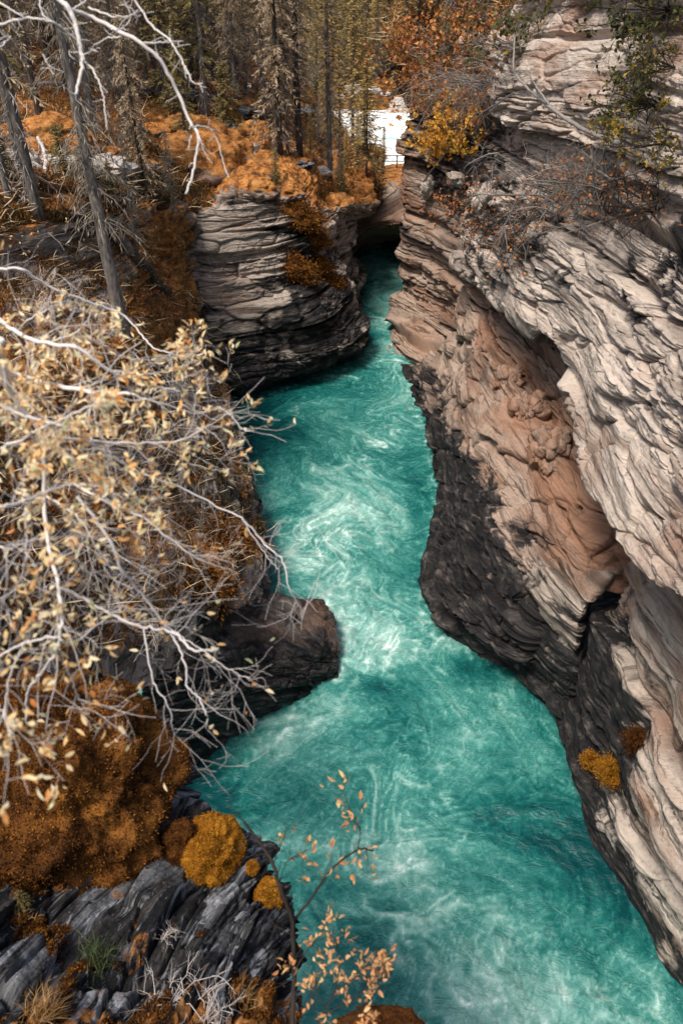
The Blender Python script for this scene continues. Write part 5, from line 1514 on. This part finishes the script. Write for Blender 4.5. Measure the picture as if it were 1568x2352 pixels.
def build_willow():
    rng = np.random.RandomState(4)
    root = empty('willow_shrub', tuple(at(-120, 800, t=3.0)), 'leafy willow with pale branches and cream yellow leaves leaning in from the left', 'shrub')
    lines = [  # pixels, first width, distance, leafiness, side twigs
        ([(-60, 780), (0, 845), (60, 868), (150, 890), (230, 902), (300, 905)], 18, 2.6, 1.0, 18),
        ([(-60, 700), (0, 735), (50, 770), (110, 790), (180, 800), (250, 850), (330, 880), (420, 900)], 12, 2.8, 1.0, 22),
        ([(-40, 612), (0, 618), (48, 617), (100, 650), (200, 692), (280, 722), (330, 775), (355, 800), (395, 812)], 7, 3.4, .15, 9),
        ([(5, 780), (8, 828), (30, 913), (95, 1000), (102, 1176), (120, 1281), (135, 1351), (140, 1426), (135, 1486), (100, 1540), (65, 1591), (60, 1660)], 13, 2.3, .5, 16),
        ([(135, 1350), (200, 1380), (268, 1416), (330, 1440), (400, 1452), (440, 1492), (500, 1490)], 9, 2.4, .35, 12),
        ([(-30, 1515), (0, 1505), (75, 1472), (132, 1462), (165, 1480), (250, 1415), (285, 1390)], 7, 2.3, .25, 8),
        ([(180, 1140), (250, 1236), (280, 1306), (320, 1356), (380, 1436), (400, 1466), (425, 1521), (430, 1576), (455, 1601), (472, 1636), (476, 1676)], 8, 2.9, .12, 14),
        ([(95, 1000), (185, 1010), (275, 1018), (400, 1014), (470, 985)], 9, 2.6, .9, 18),
        ([(-40, 1050), (0, 1030), (50, 1010), (95, 985), (150, 960), (220, 925)], 9, 2.2, 1.0, 16),
        ([(-40, 900), (0, 930), (70, 960), (160, 985), (240, 1040), (330, 1090)], 9, 2.5, 1.0, 20),
        ([(-40, 1180), (0, 1165), (60, 1150), (100, 1135), (170, 1110), (230, 1120)], 9, 2.1, .9, 14),
        ([(250, 850), (330, 860), (400, 850), (440, 830), (455, 800)], 5, 2.9, 1.3, 12),
        ([(110, 790), (180, 760), (210, 720), (225, 690)], 5, 3.0, .9, 9),
        ([(30, 770), (60, 740), (110, 710), (130, 700)], 5, 3.0, .9, 9),
        ([(300, 905), (380, 930), (450, 950), (500, 938), (530, 952), (556, 985), (586, 990)], 5, 2.9, .12, 6),
        ([(420, 930), (480, 960), (500, 965)], 3, 2.9, .8, 4),
        ([(170, 1110), (240, 1150), (330, 1190), (420, 1260), (470, 1290)], 7, 2.8, .15, 16),
        ([(100, 1135), (180, 1190), (230, 1270), (250, 1340)], 6, 2.6, .2, 12),
        ([(135, 1486), (165, 1560), (185, 1610), (205, 1640)], 5, 2.3, .2, 6),
        ([(60, 1470), (20, 1560), (10, 1660)], 4, 2.0, .8, 5),
        ([(-20, 1600), (10, 1640), (25, 1690), (20, 1720)], 4, 1.9, 1.5, 5),
        ([(-20, 1255), (30, 1262), (60, 1290), (85, 1330)], 5, 2.1, .6, 8),
        ([(-20, 1390), (10, 1400), (30, 1430)], 4, 2.1, .8, 4),
        ([(380, 1436), (430, 1470), (500, 1520), (540, 1545), (575, 1560)], 4, 2.9, .08, 9),
        ([(330, 1440), (350, 1560), (385, 1620), (400, 1680), (412, 1700)], 4, 2.9, .05, 9),
        ([(60, 1180), (60, 1280), (30, 1380)], 5, 2.2, .5, 8),
        ([(330, 1090), (420, 1120), (500, 1165), (555, 1190), (600, 1240), (650, 1290), (662, 1345), (690, 1400), (692, 1450)], 5, 3.1, .04, 12),
        ([(555, 1190), (600, 1260), (640, 1310)], 3, 3.1, .02, 6),
    ]
    leaves = Acc()
    twigs = Acc()
    tips_all = []
    for k, (pts, w, tt, leafy, nt_) in enumerate(lines):
        ph = k * 1.7
        Q = poly3([(a, b, tt + .16 * math.sin(i * .8 + ph)) for i, (a, b) in enumerate(pts)])
        m = len(pts) * 6
        Q = cr(Q, m) + rng.normal(0, .002, (m, 3))
        r0 = w / FPX * tt * .5
        a = Acc()
        a.tube(Q, np.linspace(r0, r0 * .4, m), 8, .62)
        put(a.mesh('branch', M['twig_pale']), root, 'branch')
        T_ = unit(np.gradient(Q, axis=0))
        tips = [(Q[-1], T_[-1])]
        for _ in range(nt_):
            i = rng.randint(m // 8, m)
            d = unit(T_[i] + rng.normal(0, .75, 3) - np.array([0, 0, .25 if project(Q[i])[1] < 820 else 0]))
            grow(twigs, tips, Q[i], d, rng.uniform(.10, .30), max(r0 * .20, .0012), rng.randint(1, 3), rng, .75, -.03, 5, (1, 3), .62, .5, .35, .0006, 4)
        kept = []
        for p, d in tips:
            qx, qy, _d = project(p)
            pr = .75 if (qy > 700 and qx < 480 and qy < 1240) else (.12 if qy <= 700 else .5)
            if rng.rand() < pr * (1.15 - qx / 900): kept.append((p, d))
        tips = kept
        leaves_on(leaves, tips, rng, 3.6 * leafy, .033, .0112, .6, (.5, .26), .008, True, .25)
    put(twigs.mesh('twigs', M['twig_pale']), root, 'twigs')
    put(leaves.mesh('leaves', M['leaf_cream']), root, 'leaves')


def build_tangles():
    """bare grey bushes on the rock behind the willow and by the near outcrop"""
    rng = np.random.RandomState(6)

    def bush(px, py, where, n, l, r, label, mat='twig_grey', leaf=None, up=.6, depth=2, lt=(.5, .2), per=.6, ls=.05, lw=.03, spread=.8, grav=-.04, name='bare_bush', width=.3, kids=(2, 4)):
        p, nn = on(where if isinstance(where, list) else [where], px, py)
        root = empty(name, tuple(p), label, 'bush')
        a, lv, tips = Acc(), Acc(), []
        for _ in range(n):
            q = p + rng.normal(0, width, 3) * [1, 1, .3]
            d = unit(nn * .5 + np.array([0, 0, up]) + rng.normal(0, .6, 3))
            a.tube([p - nn * .05, (p + q) / 2 + nn * .04, q + d * .02], [r * 1.1, r * 1.05, r], 4, .4, False)
            grow(a, tips, q, d, l * rng.uniform(.6, 1.2), r, depth, rng, spread, grav, 5, kids, .65, .5, .3, r * .18, 4)
        put(a.mesh('twigs', M[mat]), root, 'twigs')
        if leaf:
            leaves_on(lv, tips, rng, per, ls, lw, .9, lt, .03, False, .1)
            put(lv.mesh('leaves', M[leaf]), root, 'leaves')
        return root

    S = ['slope_left']
    bush(330, 1150, S, 26, 1.0, .016, 'tangle of bare grey twigs on the left bank below the willow leaves', width=.9)
    bush(440, 1180, S, 26, .9, .014, 'bare twig bush nearest the rapids on the left bank', width=.7)
    bush(380, 1290, S, 22, .8, .012, 'lower bare bush above the black ledge', width=.6)
    bush(250, 1290, S, 20, .7, .010, 'bare grey bush in the shade behind the long willow branch', width=.5)
    bush(120, 1250, S, 16, .55, .008, 'bare bush at the left edge behind the willow', width=.4)
    bush(470, 800, S, 14, 1.2, .014, 'wispy dark bush clinging beside the undercut of the layered block', 'twig_dark', width=.4, up=-.1)
    bush(340, 1480, S, 18, .6, .009, 'thin bare bush above the rusty moss boulder', width=.4)
    bush(230, 720, S, 12, .9, .014, 'leafless bush in the mossy gully by the dead tree', width=.5)
    bush(40, 560, S + ['terrain'], 14, .9, .013, 'pale leaved low bush at the left edge under the trunks', 'twig_grey', 'leaf_cream', width=.7, per=1.2, ls=.11, lw=.05, depth=1)
    bush(350, 690, S, 12, .8, .013, 'dry brown bush at the foot of the fallen log', 'twig_dark', 'leaf_rust', width=.5, per=.5, ls=.1, lw=.05)
    O_ = ['outcrop_near_left']
    bush(400, 2290, O_, 16, .22, .003, 'dry grey twig tangle on the near ledge at the bottom', 'twig_pale', width=.12, name='twig_tangle')
    bush(480, 2330, O_, 14, .22, .003, 'sprawling pale twigs at the bottom edge beside the water', 'twig_pale', width=.12, name='twig_tangle')
    bush(370, 2150, O_, 9, .13, .002, 'small pale twig sprig under the white streaked rock', 'twig_pale', width=.06, name='twig_tangle')
    bush(290, 1740, O_, 6, .12, .0018, 'little twig sprig lying on the rusty moss boulder', 'twig_grey', width=.08, name='twig_tangle')
    # right wall
    Rr = ['cliff_upper_right', 'cliff_far_right']
    big = dict(kids=(3, 5))
    bush(1290, 450, Rr, 60, 2.0, .026, 'grey leafless thicket hanging from the ledge of the right wall', 'twig_grey', 'leaf_rust', width=1.3, per=.22, ls=.14, lw=.10, up=.1, depth=2, name='thicket', grav=-.12, **big)
    bush(1390, 430, Rr, 50, 1.7, .022, 'dark bare thicket in the shaded cleft at the right edge', 'twig_grey', 'leaf_rust', width=1.1, per=.22, ls=.12, lw=.09, up=.2, name='thicket', grav=-.1, **big)
    bush(1215, 500, Rr, 40, 1.5, .016, 'dry brown grassy bush at the left end of the thicket ledge', 'twig_dark', 'leaf_rust', width=.8, per=.4, ls=.13, lw=.08, up=-.2, name='thicket', grav=-.15, **big)
    bush(1500, 480, Rr, 44, 1.3, .018, 'dim bare bush at the right edge below the green leaves', 'twig_dark', 'leaf_rust', width=.9, per=.3, ls=.09, lw=.06, name='thicket', **big)
    bush(1075, 285, Rr, 60, 1.5, .022, 'golden leaved birch bush on the brow of the right wall', 'twig_dark', 'leaf_gold', width=1.0, per=2.6, ls=.22, lw=.18, up=.1, lt=(.68, .2), name='birch_bush')
    bush(1025, 315, Rr, 30, 1.2, .018, 'smaller golden bush just below the birch bush', 'twig_dark', 'leaf_gold', width=.6, per=2.2, ls=.2, lw=.16, up=-.1, lt=(.55, .2), name='birch_bush')
    bush(1125, 190, Rr, 60, 2.4, .024, 'wiry grey bush in the shaded hollow above the golden bush', 'twig_grey', 'leaf_rust', per=.35, ls=.2, lw=.14, width=1.3, up=-.1, name='thicket', grav=-.1, **big)
    bush(1190, 110, Rr, 30, 1.6, .02, 'grey green bush at the left edge of the top pale rock', 'twig_grey', 'leaf_green', width=.9, per=.8, ls=.26, lw=.16, lt=(.5, .2), name='thicket')
    bush(1500, 240, Rr, 28, 0.90, .015, 'dark green leafy bush over the cleft at the right edge', 'twig_dark', 'leaf_green', width=.9, per=2.0, ls=.13, lw=.08, lt=(.38, .25), name='leafy_bush')
    bush(1520, 330, Rr, 23, 0.75, .013, 'green and yellow leafy bush under the dark one at the right edge', 'twig_dark', 'leaf_green', width=.8, per=2.0, ls=.12, lw=.075, lt=(.72, .25), name='leafy_bush')
    bush(1530, 30, Rr, 25, 0.90, .015, 'dark green bush in the top right corner', 'twig_dark', 'leaf_green', width=.9, per=2.2, ls=.15, lw=.09, lt=(.35, .2), name='leafy_bush')
    bush(1545, 150, Rr, 18, .9, .012, 'thin leafy sprays hanging at the right edge between the green bushes', 'twig_dark', 'leaf_green', width=.5, per=1.6, ls=.12, lw=.075, lt=(.5, .25), name='leafy_bush')
    for px, py, lab in ((945, 130, 'rust orange shrub at the very brow over the far bright gap'), (985, 90, 'rust shrub among the thin spruces on the right brow'), (1030, 60, 'wide orange brown shrub on the upper right slope'), (1090, 130, 'orange shrub beside the pinkish boulder on the right slope'), (960, 190, 'rust shrub overhanging the dark left edge of the right wall'), (1040, 190, 'orange shrub above the golden birch bush'), (1130, 60, 'rust brown shrub near the pale top rock')):
        bush(px, py, ['cliff_far_right'], 22, 1.5, .018, lab, 'twig_dark', 'leaf_rust', width=1.0, per=1.8, ls=.26, lw=.2, up=.3, lt=(.6, .25), depth=1, name='rust_shrub')
    bush(1080, 470, Rr, 20, .9, .014, 'rusty dry tuft on the shelf under the straight leaning pole', 'twig_dark', 'leaf_rust', width=.7, per=1.0, ls=.16, lw=.1, up=.1, name='thicket')
    # leaning bare stems on the right wall
    def stem(pts, r, label, mat='twig_grey'):
        Q = []
        for px, py, o_ in pts:
            p, n = on(Rr, px, py)
            Q.append(p + n * o_)
        Q = cr(np.array(Q), 40) + rng.normal(0, .008, (40, 3))
        root = empty('dead_pole', tuple(Q[0]), label, 'branch')
        a, tips = Acc(), []
        a.tube(Q, np.linspace(r, r * .45, 40), 7, .6)
        put(a.mesh('stem', M[mat]), root, 'stem')
        b = Acc()
        T_ = unit(np.gradient(Q, axis=0))
        for _ in range(14):
            i = rng.randint(5, 40)
            grow(b, tips, Q[i], unit(T_[i] + rng.normal(0, .7, 3)), rng.uniform(.3, .8), r * .25, 1, rng, .7, 0, 4, (1, 3), .6, .5, .3, .004, 4)
        put(b.mesh('twigs', M[mat]), root, 'twigs')
    stem([(1440, 330, .3), (1385, 300, .7), (1322, 257, .9), (1256, 214, .8), (1226, 168, .9), (1218, 96, .8)], .075, 'bent grey dead stem reaching left from the thicket over pale rock', 'twig_grey')
    stem([(962, 432, .2), (1030, 372, .6), (1110, 290, .8), (1198, 212, .4)], .06, 'straight dead pole leaning diagonally below the golden bush', 'twig_grey')
    stem([(1320, 262, .8), (1300, 220, 1.0), (1262, 172, .9)], .05, 'short side stem crossing the bent grey dead stem', 'twig_grey')
    stem([(1300, 450, .7), (1380, 420, .6), (1440, 400, .5), (1500, 380, .3)], .05, 'pale curved stem inside the leafless thicket', 'twig_grey')


def build_saplings():
    rng = np.random.RandomState(9)

    def sap(lines, leafruns, t, label, leafmat, ls, lw, per):
        root = empty('sapling', tuple(at(lines[0][0][0][0], lines[0][0][0][1], t=t)), label, 'sapling')
        lv = Acc()
        for k, (pts, w) in enumerate(lines):
            Q = poly3([(a, b, t + .05 * math.sin(i + k * 2)) for i, (a, b) in enumerate(pts)])
            m = len(pts) * 6
            Q = cr(Q, m) + rng.normal(0, .0012, (m, 3))
            r0 = w / FPX * t * .5
            a = Acc()
            a.tube(Q, np.linspace(r0, r0 * .5, m), 7, .4)
            T_ = unit(np.gradient(Q, axis=0))
            tips = [(Q[-1], T_[-1])]
            for _ in range(len(pts) * 2):
                i = rng.randint(m // 4, m)
                grow(a, tips, Q[i], unit(T_[i] + rng.normal(0, .6, 3)), rng.uniform(.05, .13), max(r0 * .22, .0012), rng.randint(0, 2), rng, .6, 0, 4, (1, 2), .6, .4, .3, .0008, 4)
            put(a.mesh('stem' if k == 0 else 'branch', M['twig_dark']), root, 'stem' if k == 0 else 'branch')
            if k in leafruns: leaves_on(lv, tips, rng, per, ls, lw, .8, (.5, .25), .012, True, .2)
        put(lv.mesh('leaves', M[leafmat]), root, 'leaves')

    sap([([(668, 2420), (672, 2330), (675, 2240), (672, 2120), (655, 2070), (640, 2030), (625, 1980), (592, 1930), (560, 1888)], 13),
         ([(672, 2118), (710, 2070), (750, 2010), (785, 1975), (828, 1950), (858, 1954)], 7),
         ([(822, 1948), (826, 1905), (800, 1850), (790, 1805)], 3),
         ([(640, 2030), (660, 1980), (690, 1965), (695, 1990)], 2),
         ([(625, 1978), (650, 1930), (660, 1900)], 2),
         ([(672, 2240), (700, 2190), (725, 2160), (748, 2120)], 3),
         ([(672, 2150), (640, 2130), (615, 2110)], 2),
         ([(680, 2290), (672, 2220), (690, 2180)], 4)], (1, 2, 3, 5, 7), 3.4, 'thin dark sapling with few peach leaves rising before the water at the bottom', 'leaf_peach', .040, .016, 1.2)
    sap([([(700, 2420), (740, 2330), (770, 2270), (780, 2210), (770, 2160)], 4),
         ([(740, 2330), (800, 2300), (850, 2260), (880, 2215)], 3),
         ([(770, 2270), (810, 2250), (830, 2220)], 2.5),
         ([(720, 2380), (790, 2350), (840, 2310), (885, 2250)], 2.5),
         ([(740, 2380), (720, 2300), (730, 2250)], 2)], (0, 1, 2, 3, 4), 3.2, 'leafy orange shoots clustered at the bottom beside the thin sapling', 'leaf_peach', .034, .014, 2.4)


def build_grass():
    rng = np.random.RandomState(12)
    for px, py, n, l, mat, lab in ((225, 2205, 260, .22, 'grass_green', 'drooping green grass tuft on the near outcrop'), (90, 2330, 260, .24, 'grass_straw', 'straw coloured grass tuft at the bottom left corner'), (560, 2290, 120, .12, 'grass_straw', 'short dry grass on the bottom ledge by the water'), (60, 1010 + 1100, 60, .1, 'grass_straw', 'few dry blades on the rusty moss at the left edge')):
        p, nn = on(['outcrop_near_left'], px, py)
        a = Acc()
        for _ in range(n):
            d = unit(nn + rng.normal(0, .6, 3))
            q = p + rng.normal(0, .05, 3)
            ll = l * rng.uniform(.5, 1.2)
            s_ = unit(np.cross(d, rng.normal(0, 1, 3)))
            c = [q, q + d * ll * .5, q + d * ll + np.array([0, 0, -.35 * ll])]
            w = .0022
            V = [c[0] - s_ * w, c[0] + s_ * w, c[1] + s_ * w, c[1] - s_ * w, c[2]]
            a.add(V, [[0, 1, 2, 3], [3, 2, 4, 4]], rng.rand())
        root = empty('grass_tuft', tuple(p), lab, 'grass tuft')
        put(a.mesh('blades', M[mat], False), root, 'blades')
    # spruce seedlings on the rusty boulder
    for px, py, s_, lab in ((125, 1840, .17, 'tiny spruce seedling in the middle of the rusty moss boulder'), (140, 1950, .15, 'tiny spruce seedling lower on the rusty moss boulder'), (60, 2080, .15, 'tiny spruce seedling near the left edge of the outcrop'), (290, 1660, .13, 'tiny spruce seedling near the crest of the rusty moss boulder')):
        p, n = on(['outcrop_near_left'], px, py)
        tree('seedling', p, lab, s_, rng.uniform(0, 6), name='spruce_seedling', cat='seedling')
    # hand rail by the far water
    p = on(['terrain', 'cliff_far_end'], 878, 372)[0]
    root = empty('hand_rail', tuple(p), 'tiny wooden hand rail on the far bank before the bright water', 'railing')
    for dx in (0, 1.2, 2.4):
        a = Acc(); a.tube([[dx, 0, -.3], [dx, 0, 1.1]], .06, 6, .3)
        obj('post', a.mesh('post', M['rail']), root)
    for z in (.6, 1.05):
        a = Acc(); a.tube([[-.2, -.07, z], [2.6, -.07, z]], .045, 6, .3)
        obj('rail', a.mesh('rail', M['rail']), root)


build_dead_branch()
build_willow()
build_tangles()
build_saplings()
build_grass()
